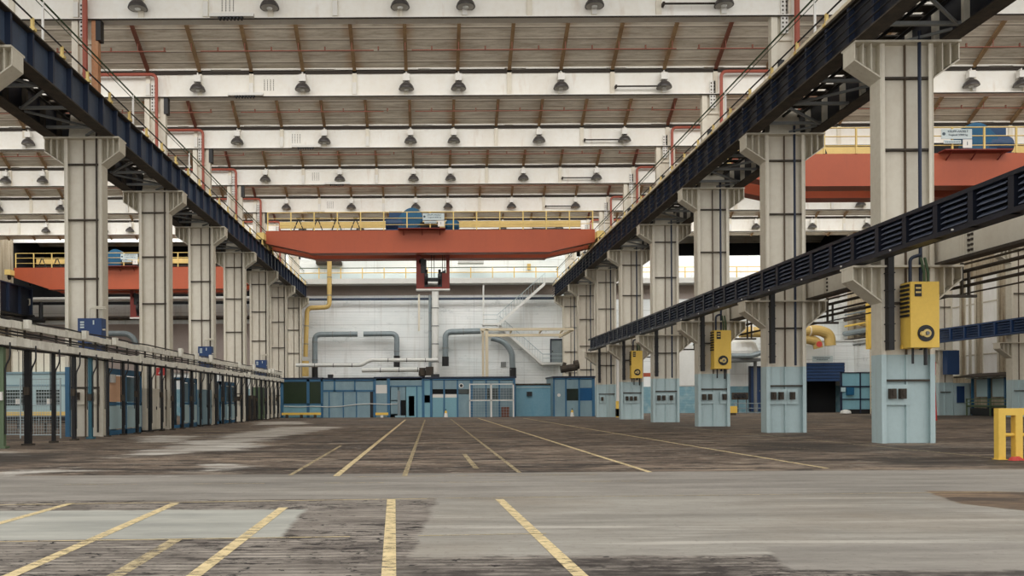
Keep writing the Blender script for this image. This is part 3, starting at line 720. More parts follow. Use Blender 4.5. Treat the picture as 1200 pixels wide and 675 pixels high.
# ------------------------------------------------------------------ overhead cranes
def crane(where, xL, xR, Y1, zt, zb, tx, hx, tl, hookw=1.0, mir=False):
    q_ = (lambda x: 2*(tx+1.0)-x) if mir else (lambda x: x)
    t = thing('overhead_crane', 'red overhead travelling crane bridge %s' % where, 'overhead crane', ((xL+xR)/2, Y1, zb))
    Y2 = Y1+3.1; ze = zt-1.15
    for Y in (Y1, Y2):
        g = MB().prism([(xL+.3, zt), (xR-.3, zt), (xR-.3, ze), (xR-4.4, zb), (xL+4.4, zb), (xL+.3, ze)], Y, Y+1.0)
        g.prism([(xR-4.3, zb), (xL+4.3, zb), (xL+4.3, zb-.05), (xR-4.3, zb-.05)], Y-.12, Y+1.12)
        part('bridge_beam', g, 'craneRed', t)
    for x in (xL, xR):
        s = 1 if x == xL else -1
        e = MB().box(x-.3, x+.35, Y1-1.0, Y2+2.0, ze+.2, ze+.8)
        part('end_carriage', e, 'yellowpale' , t, label='yellow end carriage')
        part('wheel', MB().lathe([(.32, x-.08), (.32, x+.08)], (0, Y1-.5, 16.16), 16, 'x'), 'black', t)
        part('wheel', MB().lathe([(.32, x-.08), (.32, x+.08)], (0, Y2+1.5, 16.16), 16, 'x'), 'black', t)
    # front railing with posts
    n = 14
    for k in range(n+1):
        x = xL+.5+(xR-xL-1)*k/n
        if abs(x-tx) < .1: continue
        part('rail_post', MB().box(x-.05, x+.05, Y1-.06, Y1+.04, zt, zt+1.65), 'yellowpale', t)
    g = MB()
    for z, r in ((1.65, .04), (1.1, .035), (.5, .03)): g.tube([(xL+.5, Y1, zt+z), (xR-.5, Y1, zt+z)], r, 6)
    part('handrail', g, 'yellowpale', t)
    g = MB().box(xL+.8, xR-.8, Y2+1.2, Y2+1.4, zt+1.15, zt+1.75); g.box(xL+.8, xR-.8, Y2+1.2, Y2+1.5, zt+.15, zt+.45)
    part('runway_beam', g, 'yellowpale', t)
    g = MB().box(xL+.8, xR-.8, Y2+1.1, Y2+1.2, zt+.78, zt+.95)
    part('conductor_channel', g, 'beamdark', t)
    if tl:
        v = MB()
        x = xL+3.2
        while x < tx-6.0+0: 
            v.bar((x-.5, Y1+.7, zt+.02), (x, Y1+.7, zt+1.3), .09); v.bar((x+.5, Y1+.7, zt+.02), (x, Y1+.7, zt+1.3), .09)
            v.box(x-.2, x+.2, Y1+.62, Y1+.78, zt+1.22, zt+1.34); x += 1.75
        if v.v: part('festoon_bracket', v, 'black', t, label='black upside-down V cable brackets')
    # trolley
    tr = part('trolley', MB().box(q_(tx-3.4), q_(tx+3.2), Y1+.9, Y2+.2, zt+.02, zt+.3), 'motordark', t)
    g = MB().lathe([(.55, q_(tx-3.4)), (.66, q_(tx-3.2)), (.66, q_(tx-1.5)), (.5, q_(tx-1.3))], (0, Y1+1.4, zt+.85), 16, 'x')
    g.box(q_(tx-3.1), q_(tx-1.9), Y1+1.2, Y1+2.2, zt+1.2, zt+2.0)
    part('hoist_motor', g, 'motordark', tr)
    g = MB().lathe([(.95, Y1+.75), (1.0, Y1+.85), (1.0, Y1+2.0), (.9, Y1+2.1)], (q_(tx-.95), 0, zt+1.25), 24, 'y')
    g.prism([(q_(tx-2.2), zt+.2), (q_(tx-.05), zt+.2), (q_(tx-.05), zt+1.2), (q_(tx-.9), zt+2.24), (q_(tx-1.7), zt+1.9), (q_(tx-2.3), zt+1.3)], Y1+.8, Y1+2.0)
    part('gearbox', g, 'motor', tr)
    part('drum_motor', MB().lathe([(.3, q_(tx+2.1)), (.52, q_(tx+2.3)), (.52, q_(tx+3.2)), (.35, q_(tx+3.4))], (0, Y1+1.3, zt+.65), 16, 'x'), 'motor', tr)
    part('machine_block', MB().box(tx-.2, tx+1.6, Y1+.6, Y1+1.6, zt+.1, zt+.85), 'black', tr)
    # platform and signs
    p = MB().box(q_(tx-2.2), q_(tx+2.1), Y1-.75, Y1, zt-.02, zt+.05)
    for x in (q_(tx-1.7), q_(tx), q_(tx+1.6)): p.bar((x, Y1, zt-.45), (x, Y1-.65, zt-.03), .06)
    part('platform', p, 'redbox', t)
    s1 = part('load_sign', MB().box(tx+.05, tx+2.0, Y1-.12, Y1-.08, zt+.88, zt+1.5), 'sign', t)
    textmesh('lettering', 'KRUPP-ARDELT', .19, 'letters', s1, Vector((tx+1.1, Y1-.125, zt+1.35))-wloc(s1))
    textmesh('lettering', 'Tragkraft 50000 kg', .16, 'letters', s1, Vector((tx+1.1, Y1-.125, zt+1.13))-wloc(s1))
    em = MB().lathe([(.1, Y1-.13), (.1, Y1-.12)], (tx+.2, 0, zt+1.2), 14, 'y'); part('emblem', em, 'letters', s1)
    s3 = part('name_plate', MB().box(tx+.2, tx+1.3, Y1-.12, Y1-.08, zt+.58, zt+.8), 'sign', t)
    g = MB()
    for k in range(9): g.box(tx+.28+k*.11, tx+.36+k*.11, Y1-.128, Y1-.12, zt+.66, zt+.71)
    part('lettering', g, 'letters', s3)
    s2 = part('number_sign', MB().box(tx+1.42, tx+2.0, Y1-.12, Y1-.08, zt+.3, zt+.84), 'white', t)
    textmesh('lettering', '1', .34, 'letters', s2, Vector((tx+1.7, Y1-.125, zt+.57))-wloc(s2))
    # hook block frame hanging between the beams
    Yh = Y1+1.7; zl = zb-3.35; w = 1.55*hookw
    h = part('hook_frame', MB().box(hx-w, hx-w+.42, Yh-.3, Yh+.3, zl+.2, zb).box(hx+w-.3, hx+w, Yh-.3, Yh+.3, zl+.2, zb)
             .box(hx-w, hx+w, Yh-.35, Yh+.35, zl+.2, zl+.35), 'redbox', t, label='dark red frame hanging below the bridge')
    for a, b in ((hx-w+.1, hx-w+.75), (hx+w-.7, hx+w-.05)): part('side_plate', MB().box(a, b, Yh-.34, Yh-.3, zl+.25, zl+1.65), 'redbox', h)
    part('cross_block', MB().box(hx-w+.42, hx+w-.3, Yh-.2, Yh+.2, zl+.95, zl+1.25), 'black', h)
    part('frame_foot', MB().box(hx-w-.02, hx+w+.02, Yh-.4, Yh+.4, zl+.05, zl+.2), 'white', h)
    for s in (-1, 1):
        g = MB()
        g.lathe([(.75, hx+s*.62-.12), (.75, hx+s*.62+.12)], (0, Yh, zl+1.3), 20, 'x')
        g.prism([(hx+s*(w-.35), zl+.4), (hx+s*.45, zl+.4), (hx+s*.45, zl+1.6), (hx+s*(w-.35), zl+2.0)], Yh-.25, Yh+.25)
        part('pulley', g, 'black', h)
    g = MB().lathe([(.3, Yh-.3), (.3, Yh+.3)], (hx-w+.55, 0, zb-.6), 14, 'y'); g.box(hx-w+.3, hx-w+.95, Yh-.2, Yh+.2, zb-2.0, zb-.4)
    part('pulley_block', g, 'black', h)
    g = MB()
    for x in (-.12, .12, w-.65, w-.45): g.tube([(hx+x, Yh, zl+1.3), (hx+x, Yh, zb+.2)], .035, 6)
    part('wire_rope', g, 'soot_shade', h)
    return t
crane('over the middle of the main bay', -15.3, 15.35, 75.0, 17.25, 15.22, -.7, .25, True)
crane('in the right aisle behind the nearest columns', 18.6, 48.3, 52.6, 17.3, 15.25, 32.65, 36.5, True, 1.0, True)
crane('in the left aisle behind the left columns', -48.3, -18.2, 94.8, 17.3, 14.8, -35.7, -33.6, True)

# ------------------------------------------------------------------ left cable tray and its posts
t = thing('cable_tray', 'double pale grey cable tray sloping away along the left column row', 'cable tray', (-15.2, 50, 3.8))
for nm, x, z, h in (('lower_tray', -15.15, 3.66, .30), ('upper_tray', -15.35, 4.34, .27)):
    g = MB(); y = 19.5
    while y < 84.0:
        L = random.choice((.5, .8, 1.0, 1.3)); e = random.uniform(-.012, .012); hh = h+random.uniform(-.02, .03)
        g.box(x-.16+e, x+.16+e, y, min(y+L, 84)-.03, z+e, z+hh); y += L
    part(nm, g, 'traygrey', t)
g = MB(); y = 20.3
while y < 83:
    if random.random() < .45:
        s = random.uniform(.25, .42); zz = random.choice((3.64, 4.32)); g.box(-15.0-.12, -15.0+.08, y, y+s, zz+.04, zz+s+.12)
    y += 1.7
part('junction_box', g, 'traygrey', t)
g = MB()
for x, z in ((-15.25, 4.2), (-15.1, 4.08), (-15.3, 4.0), (-15.02, 3.62), (-15.3, 3.6), (-15.2, 4.68)):
    p = [(x+random.uniform(-.03, .03), yy, z+random.uniform(-.03, .03)) for yy in range(20, 85, 2)]
    g.tube(p, .035, 6)
part('cables', g, 'black', t)
hm = MB().box(-.04, .04, -.03, .03, 3.7, 4.6).mesh('tray_hanger', 'soot_shade'); y = 20.5
while y < 83: part('tray_hanger', hm, None, t, (-.06, y-50, -3.8)); y += 1.3
cols = {0: ('green', 'green'), 4: ('teal', 'teal')}
posty = [29.1, 31.0, 33.1, 35.0, 36.7, 38.6, 40.6] + [42.5+1.95*k for k in range(21)]
for k, Y in enumerate(posty):
    mm, cn = cols.get(k, ('black', 'black'))
    rr = .11 if k in (0, 1) else (.075, .04, .05, .065)[k % 4]
    if k == len(posty)-1: what = 'farthest one of the row'
    else: what = '%s from the left edge' % ORD[k]
    o = thing('tray_post', '%s steel post carrying the left cable tray, %s' % (cn, what), 'post', (-15.2, Y, 0), 'posts under the left cable tray')
    part('pole', MB().box(-15.2-rr, -15.2+rr, Y-.09, Y+.09, 0, 3.62), mm, o)
    part('foot_plate', MB().box(-15.2-rr-.08, -15.2+rr+.08, Y-.16, Y+.16, 0, .07), 'soot_shade' if mm == 'black' else mm, o)
    g = MB().tube(bend([(-15.2+rr+.05, Y-.05, .5), (-15.2+rr+.05, Y-.05, 2.9), (-15.2+rr+.22, Y-.05, 3.2), (-15.2+rr+.22, Y-.05, 3.75)], .15), .03, 6)
    g.tube([(-15.2-rr-.05, Y-.05, 1.3), (-15.2-rr-.05, Y-.05, 3.75)], .02, 6)
    part('conduit', g, 'black', o)
    if k % 3 != 2: part('switch_box', MB().box(-15.2-.07, -15.2+.1, Y-.2, Y-.09, 1.7+.2*(k % 2), 2.0+.2*(k % 2)), 'white' if k in (0, 2) else 'soot_shade', o)
# booths and cabinets between the left columns
def booth(label, Ya, Yb, up, glass, Hh=3.0, X=-15.75, lower='ltbooth', n=2):
    t = thing('glazed_booth', label, 'booth', (X, (Ya+Yb)/2, 0))
    g = MB().box(X-.1, X, Ya, Ya+.18, 0, Hh+.3); g.box(X-.1, X, Yb-.18, Yb, 0, Hh+.3)
    g.box(X-.1, X, Ya, Yb, Hh, Hh+.3); g.box(X-.1, X, Ya, Yb, 0, .25); g.box(X-.1, X, Ya, Yb, 1.48, 1.62)
    g.box(X-1.4, X, Ya, Ya+.12, 0, .2); g.box(X-1.5, X-.1, Ya, Yb, Hh+.2, Hh+.3); g.box(X-1.5, X-1.4, Ya, Yb, 0, Hh+.2)
    for k in range(1, n):
        y = Ya+(Yb-Ya)*k/n; g.box(X-.1, X, y-.12, y+.12, 0, Hh)
    part('frame', g, 'blueframe', t)
    for k in range(n):
        a = Ya+(Yb-Ya)*k/n+.15; b = Ya+(Yb-Ya)*(k+1)/n-.15
        part('lower_panel', MB().box(X-.07, X+.015, a, b, .3, 1.45), lower, t)
        part('upper_panel', MB().box(X-.06, X-.03, a, b, 1.65, Hh-.05), up if (k == 0 and up) else glass, t)
    return t
def side(px, X): return -abs(X)*F/(px-U0) if px < U0 else abs(X)*F/(px-U0)
t = booth('blue framed booth with peach and glass panels beside the nearest left column', 40.1, 44.8, 'peach', 'glassgrey')
part('notice_board', MB().box(-15.74, -15.68, 40.3, 40.9, 2.6, 3.0), 'white', t)
booth('narrow blue framed booth behind the second left column', 51.9, 55.4, None, 'glassgrey', 2.9)
booth('blue framed booth between the third and fourth left columns', 61.5, 66.5, None, 'glassgrey', 2.9, n=3)
def cabinet(label, m, Ya, Yb, h, X=-15.7, d=.8):
    t = thing('control_cabinet', label, 'cabinet', (X, (Ya+Yb)/2, 0))
    part('body', MB().box(X-d, X, Ya, Yb, .08, h), m, t); part('plinth', MB().box(X-d+.03, X-.03, Ya+.03, Yb-.03, 0, .08), 'black', t)
    n = max(1, int((Yb-Ya)/.8)); 
    for k in range(n):
        a = Ya+(Yb-Ya)*k/n; b = Ya+(Yb-Ya)*(k+1)/n
        p = part('door', MB().box(X, X+.03, a+.03, b-.03, .12, h-.04), m, t)
        part('handle', MB().box(X+.03, X+.07, b-.14, b-.1, h*.5, h*.5+.18), 'black', p)
    part('side_door', MB().box(X-d+.06, X-.06, Ya-.03, Ya, .15, h-.06), m, t)
cabinet('white control cabinet between booth and second left column', 'creamlight', 45.4, 48.6, 2.4)
cabinet('grey blue cabinet behind the narrow booth on the left', 'panelblue', 56.4, 58.8, 2.5)
cabinet('dark machine cabinet low between the fourth and fifth left columns', 'soot_shade', 70.9, 74.5, 2.2)
cabinet('green cabinet by the fifth left column', 'green', 75.5, 77.5, 3.0)
cabinet('cream cabinet before the sixth left column', 'creamlight', 81, 83, 2.6)
# first aid sign
Y = FR[2]-.75
x0, _, z1 = at(183, 431, Y); x1, _, z0 = at(193, 440, Y)
s = thing('safety_sign', 'red square sign with a white slanted mark on the second left column', 'sign', ((x0+x1)/2, Y, z0))
part('plate', MB().box(x0, x1, Y, Y+.04, z0, z1), 'redsign', s)
part('slanted_mark', MB().bar((x0+.17, Y-.01, z0+.1), (x1-.17, Y-.01, z1-.1), .03, .09), 'white', s)
part('sign_bracket', MB().box(x0+.2, x0+.25, Y+.04, Y+.42, z0+.2, z0+.25), 'soot_shade', s)

# left of the nearest left column: mesh fence, pale building
def meshfence(label, Xa, Xb, Y, h, name='mesh_gate'):
    t = thing(name, label, 'mesh fence', ((Xa+Xb)/2, Y, 0))
    g = MB()
    for x in (Xa, Xb): g.tube([(x, Y, 0), (x, Y, h)], .035, 8)
    for z in (.15, h-.05, h*.55): g.tube([(Xa, Y, z), (Xb, Y, z)], .025, 8)
    part('frame', g, 'wire', t)
    g = MB(); x = Xa+.12
    while x < Xb: g.box(x-.006, x+.006, Y-.006, Y+.006, .15, h); x += .12
    z = .3
    while z < h: g.box(Xa, Xb, Y-.006, Y+.006, z-.006, z+.006); z += .14
    part('wire_mesh', g, 'wire', t)
xa = at(24, 500, 37.5)[0]; xb = at(71, 500, 37.5)[0]
meshfence('pale wire mesh gate left of the nearest left column', xa, xb, 37.5, 2.75)
meshfence('low pale wire mesh panel cut by the left edge of the picture', -19.8, xa-.1, 38.2, 2.4)
Yb = 76.
t = thing('site_cabin', 'long pale blue cabin with dark window band seen through the mesh', 'cabin', (-42, Yb, 0))
xr = at(79, 470, Yb)[0]
zc = [at(40, p, Yb)[2] for p in (437, 457, 475, 489, 493)]
g = MB().box(-51.5, xr, Yb, Yb+6, .5, zc[0]); part('body', g, 'ltbooth', t)
g = MB().box(-51.5, xr, Yb-.12, Yb, zc[0]-.1, zc[0]+.1); g.box(-51.5, xr, Yb-.05, Yb, zc[1]+.35, zc[1]+.5); part('roof_edge', g, 'panelblue', t)
part('stripe', MB().box(-51.5, xr, Yb-.06, Yb, .5, .85), 'yellowpale', t)
part('skirt', MB().box(-51.4, xr-.1, Yb+.1, Yb+5.9, 0, .5), 'black', t)
x = -51.0
while x < xr-2.4:
    p = part('window', MB().box(x, x+2.3, Yb-.04, Yb, zc[2], zc[1]), 'glassdark', t)
    g = MB()
    for q in range(4): g.box(x, x+2.3, Yb-.07, Yb-.04, zc[2]+.2+q*.32, zc[2]+.25+q*.32)
    part('blind_bars', g, 'sign', p); part('notice', MB().box(x+1.0, x+1.5, Yb-.1, Yb-.07, zc[2]+.1, zc[2]+.6), 'white', p)
    x += 2.9
for k, (y, h) in enumerate(((52., .75), (60., .7), (45., .6))):
    g = MB().box(-40 if k else -33, -18.5, y, y+.1, h-.1, h)
    x = -18.6
    while x > (-40 if k else -33): g.box(x-.1, x, y, y+.1, 0, h); x -= 2.5
    solo('low_barrier', g, ('black', 'steel', 'soot_shade')[k], '%s low rail barrier on the floor behind the mesh gate' % ('middle dark', 'farthest grey', 'nearest sooty')[k], 'barrier')
x0 = at(76, 430, 39)[0]
solo('blue_post', MB().box(x0, x0+.2, 39.0, 39.2, 0, at(78, 430, 39)[2]), 'blueframe', 'tall blue square post beside the nearest left column', 'post')
# white cabinets behind at upper left
for k, (a, b, c, d) in enumerate(((15, 418, 29, 437), (31, 419, 41, 435), (43, 420, 60, 436), (62, 424, 79, 437))):
    Yc = 77.5
    m = MB().pbox(a, b, c, d, Yc, 1.2)
    zz = zc[0]+.02
    m = MB(); X0, _, Z1 = at(a, b-6, Yc); X1 = at(c, b, Yc)[0]
    o = thing('rooftop_unit', 'cream cabinet on top of the pale blue cabin, %s from left' % ORD[k], 'cabinet', ((X0+X1)/2, Yc, zz), 'cream cabinets on the cabin roof')
    part('body', MB().box(X0, X1, Yc, Yc+1.2, zz, Z1), 'creamlight', o)
    part('seam', MB().box((X0+X1)/2-.03, (X0+X1)/2+.03, Yc-.02, Yc, zz, Z1), 'soot_shade', o)

# back left aisle wall finishes
g = MB().box(-51.5, -18.5, YW-.3, YW, at(200, 437, YW)[2], at(200, 380, YW)[2]); struct('trim_1', g, 'brownwall')
solo('wall_pipe', MB().tube([(-51, YW-.5, at(200, 373, YW)[2]), (-18.4, YW-.5, at(200, 373, YW)[2])], .25, 8), 'soot_shade', 'thick dark pipe along the left aisle back wall', 'pipe')
solo('wall_pipe', MB().tube([(-51, YW-.5, at(200, 351, YW)[2]), (-18.4, YW-.5, at(200, 351, YW)[2])], .3, 8), 'whitewall', 'thick white pipe along the left aisle back wall below dark opening', 'pipe')
solo('wall_pipe', MB().tube(bend([at(126, 391, 100), at(150, 391, 100), at(158, 398, 100), at(160, 409, 100)], .9), .35, 10), 'galv', 'grey bent pipe on the wall between first and second left columns', 'pipe')
# far left girder end
t = thing('crane_girder', 'dark navy girder end at far left above the cable tray', 'crane girder', (-49, 96, 12.5))
part('web', MB().box(-48.9, -48.5, 84, 100, 12.2, 15.4), 'navydark', t)
part('top_flange', MB().box(-49.1, -48.3, 84, 100, 15.4, 15.55), 'navylight', t); part('bottom_flange', MB().box(-49.1, -48.3, 84, 100, 12.1, 12.2), 'black', t)
sm = MB().box(-48.5, -48.2, -.15, .15, 12.2, 15.4).mesh('stiffener', 'navylight')
for k in range(6): part('stiffener', sm, None, t, (49, 86+k*2.7-96, -12.5))
g = MB().tube([at(-20, 374, 99), at(52, 375, 99)], .35, 8); g.tube([at(-20, 366, 99), at(40, 371, 99)], .2, 8)
g.tube([at(48, 354, 99), at(48, 375, 99)], .25, 8)
solo('dark_pipe_rack', g, 'black', 'black pipes under the girder end at far left', 'pipe')
g = MB().tube([at(18, 273, 98.5), at(18, 296, 98.5)], .05, 5)

# ------------------------------------------------------------------ back wall furniture
YB = 101.6
t = thing('wall_gallery', 'white walkway gallery across the back wall with yellow rails', 'gallery', (0, YB, at(500, 333, YB)[2]))
xa, xb = at(350, 330, YB)[0], at(652, 330, YB)[0]
zt_, zb_ = at(500, 326, YB-1)[2], at(500, 332, YB-1)[2]
part('deck', MB().box(xa, xb, YB-1, YW, zb_, zt_), 'whitewall', t)
for k in range(13): x = xa+(xb-xa)*k/12; part('rail_post', MB().box(x-.05, x+.05, YB-1, YB-.9, zt_, zt_+1.3), 'yellow', t)
part('handrail', MB().tube([(xa, YB-.95, zt_+1.3), (xb, YB-.95, zt_+1.3)], .05, 6), 'greenline', t, label='green top rail')
part('mid_rail', MB().tube([(xa, YB-.95, zt_+.7), (xb, YB-.95, zt_+.7)], .05, 6), 'yellow', t)
part('kick_band', MB().box(xa, xb, YW-.12, YW, zt_+.1, zt_+.9), 'sign', t)
g = MB().box(xa, xb, YW-.06, YW, at(500, 346, YW)[2], at(500, 334, YW)[2]); struct('trim_2', g, 'brownwall')
for k, (a, b) in enumerate(((757, 765), (790, 817), (852, 895))):
    pass
g = MB()
t = thing('wall_gallery', 'white walkway gallery along the right aisle back wall with yellow rail', 'gallery', (33, YB, 16))
xa, xb = 18.6, 47
part('deck', MB().box(xa, xb, YB-1, YW, zb_-.1, zt_-.1), 'whitewall', t)
part('handrail', MB().tube([(xa, YB-.95, zt_+1.2), (xb, YB-.95, zt_+1.2)], .05, 6).tube([(xa, YB-.95, zt_+.6), (xb, YB-.95, zt_+.6)], .05, 6), 'yellow', t)
for k in range(10): x = xa+(xb-xa)*k/9; part('rail_post', MB().box(x-.05, x+.05, YB-1, YB-.9, zt_-.1, zt_+1.2), 'yellow', t)
g = MB().box(18.5, 51, YW-.06, YW, at(850, 350, YW)[2], at(850, 334, YW)[2]); struct('trim_3', g, 'brownwall')

solo('wall_pipe', MB().tube([at(357, 351, YB), at(652, 349.5, YB)], .16, 8), 'navy', 'long dark blue horizontal pipe below the gallery', 'pipe')
def duct(label, pts, Y, r, m='galv', dark=None, name='ventilation_duct'):
    t = thing(name, label, 'duct', at(pts[-1][0], pts[-1][1], Y))
    part('duct_pipe', MB().ptube(pts, Y, r, 12), m, t)
    g = MB()
    for (a, b) in pts[1:-1]: pass
    P = [Vector(at(a, b, Y)) for a, b in pts]
    for i in range(len(P)-1):
        d = (P[i+1]-P[i]); L = d.length; k = 1
        while k*2.2 < L-.8:
            c = P[i]+d.normalized()*k*2.2; part('seam_ring', MB().tube([c-d.normalized()*.05, c+d.normalized()*.05], r*1.1, 12), 'steel', t); k += 1
    if dark:
        a, b, c = dark; g = MB().tube([at(a, b, Y), at(a, c, Y)], r*1.15, 12); part('outlet_sleeve', g, 'black', t, label='black lower sleeve')
duct('grey elbow duct on the back wall above the left window booth', [(369, 443), (369, 392), (419, 391.5)], 101, .33, dark=(369, 430, 443))
duct('grey elbow duct on back wall left of the white riser pipe', [(426, 391.5), (465, 391), (465, 430)], 101.3, .33, dark=(465, 417, 430))
duct('grey elbow duct beside the white riser ending at the cream frame', [(522, 429), (522, 389), (563, 388)], 101, .36, dark=(522, 418, 429))
duct('grey duct bending down behind the cream platform frame', [(576, 396), (590, 400), (600, 412), (601, 441)], 101.2, .36, dark=(601, 431, 442))
duct('thick white vertical riser pipe in the middle of the back wall', [(510, 340), (510, 436)], 100.6, .42, 'whitewall')
duct('slim grey pipe left of the white riser', [(504, 346), (504, 440)], 100.8, .18, 'galv')
duct('ochre yellow pipe stepping down the back wall at left', [(386, 304), (386, 360), (360, 361), (358, 418)], 100.5, .28, 'duct', name='ochre_pipe')
duct('lower part of ochre vent standing on the left booth roof', [(358, 423), (358, 441)], 99, .4, 'duct', name='ochre_vent')
duct('pale horizontal pipe over the left partition stepping up', [(347, 428), (424, 428), (433, 422), (513, 422)], 97, .22, 'whitewall')
duct('pale horizontal pipe just above the partition in the middle', [(424, 434), (502, 433)], 97, .26, 'whitewall')
duct('red pipe standing on the left end of the back wall', [(344, 345), (344, 440)], 100.9, .14, 'redpipe')
solo('wall_bracket_post', MB().tube([at(491, 345, 101), at(491, 388, 101)], .12, 8), 'creamlight', 'short cream hanging pipe left of the white riser', 'pipe')
solo('thin_post', MB().box(at(565.5, 334, 101)[0], at(567.3, 334, 101)[0], 100.9, 101.1, at(566, 383, 101)[2], at(566, 333, 101)[2]), 'whitewall', 'thin white post from gallery to the cream platform', 'post')
# valve group on the partition roof
g = MB().lathe([(.3, -at(495, 440, 97)[2]), (.3, -.1), (.45, 0), (.45, .9)], at(495, 440, 97), 12); g.box(*(lambda a, b: (a[0], b[0], 96.6, 97.2, a[2], b[2]))(at(499, 440, 97), at(508, 430, 97)))
solo('valve_unit', g, 'soot_shade', 'dark valve unit at the foot of the white riser', 'valve')
g = MB()
for a in (770, 0): pass
yv = 86.5
g.tube([at(657, 433, yv), at(676, 430, yv)], .4, 10); g.tube([at(660, 431, yv), at(662, 425, yv)], .2, 8); g.tube([at(668, 436, yv), at(668, 445, yv)], .15, 8); g.tube([at(673, 428, yv), at(678, 427, yv)], .5, 10)
solo('valve_unit', g, 'soot_shade', 'dark pipe valve cluster on the right partition roof', 'valve')
# panels / boxes on the wall
solo('wall_box', MB().pbox(618, 309, 622, 316, YW-.3, .25), 'duct', 'small ochre box on the wall above the gallery', 'box')
solo('wall_box', MB().pbox(587, 424, 593, 430, YW-.15, .1), 'steel', 'small square grey frame on the wall beside the dark duct', 'box')
solo('gallery_canopy', MB().pbox(537, 304, 567, 308, 100, 1.5), 'whitewall', 'white ledge on the wall right of the hanging crane frame', 'ledge')
solo('gallery_canopy', MB().pbox(370, 306, 400, 309, 101.2, 1.3), 'soot_shade', 'dark ledge behind the ochre pipe at left', 'ledge')

# stairs
def flight(t, A, B, Yf, m='whitewall', steps=18, depth=1.1):
    ax, az = A; bx, bz = B
    for y in (Yf, Yf+depth): part('stringer', MB().prism([(ax, az), (bx, bz), (bx, bz-.4), (ax, az-.4)], y-.04, y+.04), m, t)
    g = MB()
    for k in range(steps):
        f = (k+.5)/steps; x = ax+(bx-ax)*f; z = az+(bz-az)*f; g.box(x-.14, x+.14, Yf, Yf+depth, z-.1, z-.06)
    part('treads', g, m, t)
    g = MB()
    for k in range(steps):
        f = k/(steps-1); x = ax+(bx-ax)*f; z = az+(bz-az)*f; g.tube([(x, Yf, z-.05), (x, Yf, z+1.05)], .022, 5)
    part('baluster', g, 'wire', t)
    part('handrail', MB().tube([(ax, Yf, az+1.05), (bx, Yf, bz+1.05)], .04, 6), 'wire', t)
t = thing('wall_staircase', 'white zigzag steel staircase on the back wall under the gallery', 'staircase', (10, 100, 7))
Ys = 100.0
P1 = at(639, 330, Ys); P2 = at(583, 379, Ys); flight(t, (P1[0], P1[2]), (P2[0], P2[2]), Ys)
P3 = at(566, 379, Ys); part('landing', MB().box(P3[0], P2[0], Ys, Ys+1.6, P2[2]-.2, P2[2]), 'whitewall', t)
P4 = at(585, 380, Ys+1.3); P5 = at(636, 425, Ys+1.3); flight(t, (P4[0], P4[2]), (P5[0], P5[2]), Ys+1.3, depth=.9)
P6 = at(660, 425, Ys+1.3); part('landing', MB().box(P5[0], P6[0], Ys+1.2, YW, P5[2]-.25, P5[2]), 'whitewall', t)
part('landing_rail', MB().tube([(P3[0], Ys, P2[2]+1.05), (P2[0], Ys, P2[2]+1.05)], .04, 6).tube([(P3[0], Ys, P2[2]+.5), (P2[0], Ys, P2[2]+.5)], .03, 6), 'wire', t)
part('landing_rail', MB().tube([(P5[0], Ys+1.3, P5[2]+1.05), (P6[0], Ys+1.3, P5[2]+1.05)], .04, 6).tube([(P5[0], Ys+1.3, P5[2]+.55), (P6[0], Ys+1.3, P5[2]+.55)], .03, 6), 'wire', t)
d = struct('door_1', MB().pbox(646, 398.5, 659, 424.5, YW-.1, .1), 'galv')
part('door_frame', MB().pbox(645, 397, 646, 424.5, YW-.2, .2).pbox(659, 397, 660, 424.5, YW-.2, .2).pbox(645, 397, 660, 398.5, YW-.2, .2), 'navylight', d)
part('door_handle', MB().pbox(647, 411, 648, 412.5, YW-.25, .15), 'black', d)
# cream frame
t = thing('cream_platform_frame', 'cream steel frame with long beams standing on two legs before the stairs', 'frame', at(566, 441, 95))
Yp = 95.
part('beam', MB().pbox(563, 384, 672, 387.5, Yp, .3), 'cream_frame', t)
part('beam', MB().pbox(568, 391, 660, 394.5, Yp+2.0, .3), 'cream_frame', t)
g = MB()
for p in (566, 600, 635, 660): a = at(p, 385, Yp); b = at(p, 393, Yp+2); g.bar((a[0], Yp, a[2]-.1), (a[0], Yp+2.2, a[2]-.3), .18)
a = at(672, 386, Yp); g.bar((a[0], Yp+.1, a[2]), (a[0]-1.3, Yp+2.1, a[2]-.7), .25)
part('cross_member', g, 'cream_frame', t)
part('leg', MB().pbox(566.5, 386, 570, 441, Yp, .3).box(0, 0, 0, 0, 0, 0) if False else MB().box(at(566.5, 0, Yp)[0]+.0, at(570, 0, Yp)[0], Yp, Yp+.3, 0, at(568, 386, Yp)[2]), 'cream_frame', t)
part('leg', MB().box(at(562.5, 0, Yp+1)[0], at(565, 0, Yp+1)[0], Yp+1, Yp+1.2, 0, at(563, 386, Yp)[2]), 'cream_frame', t)

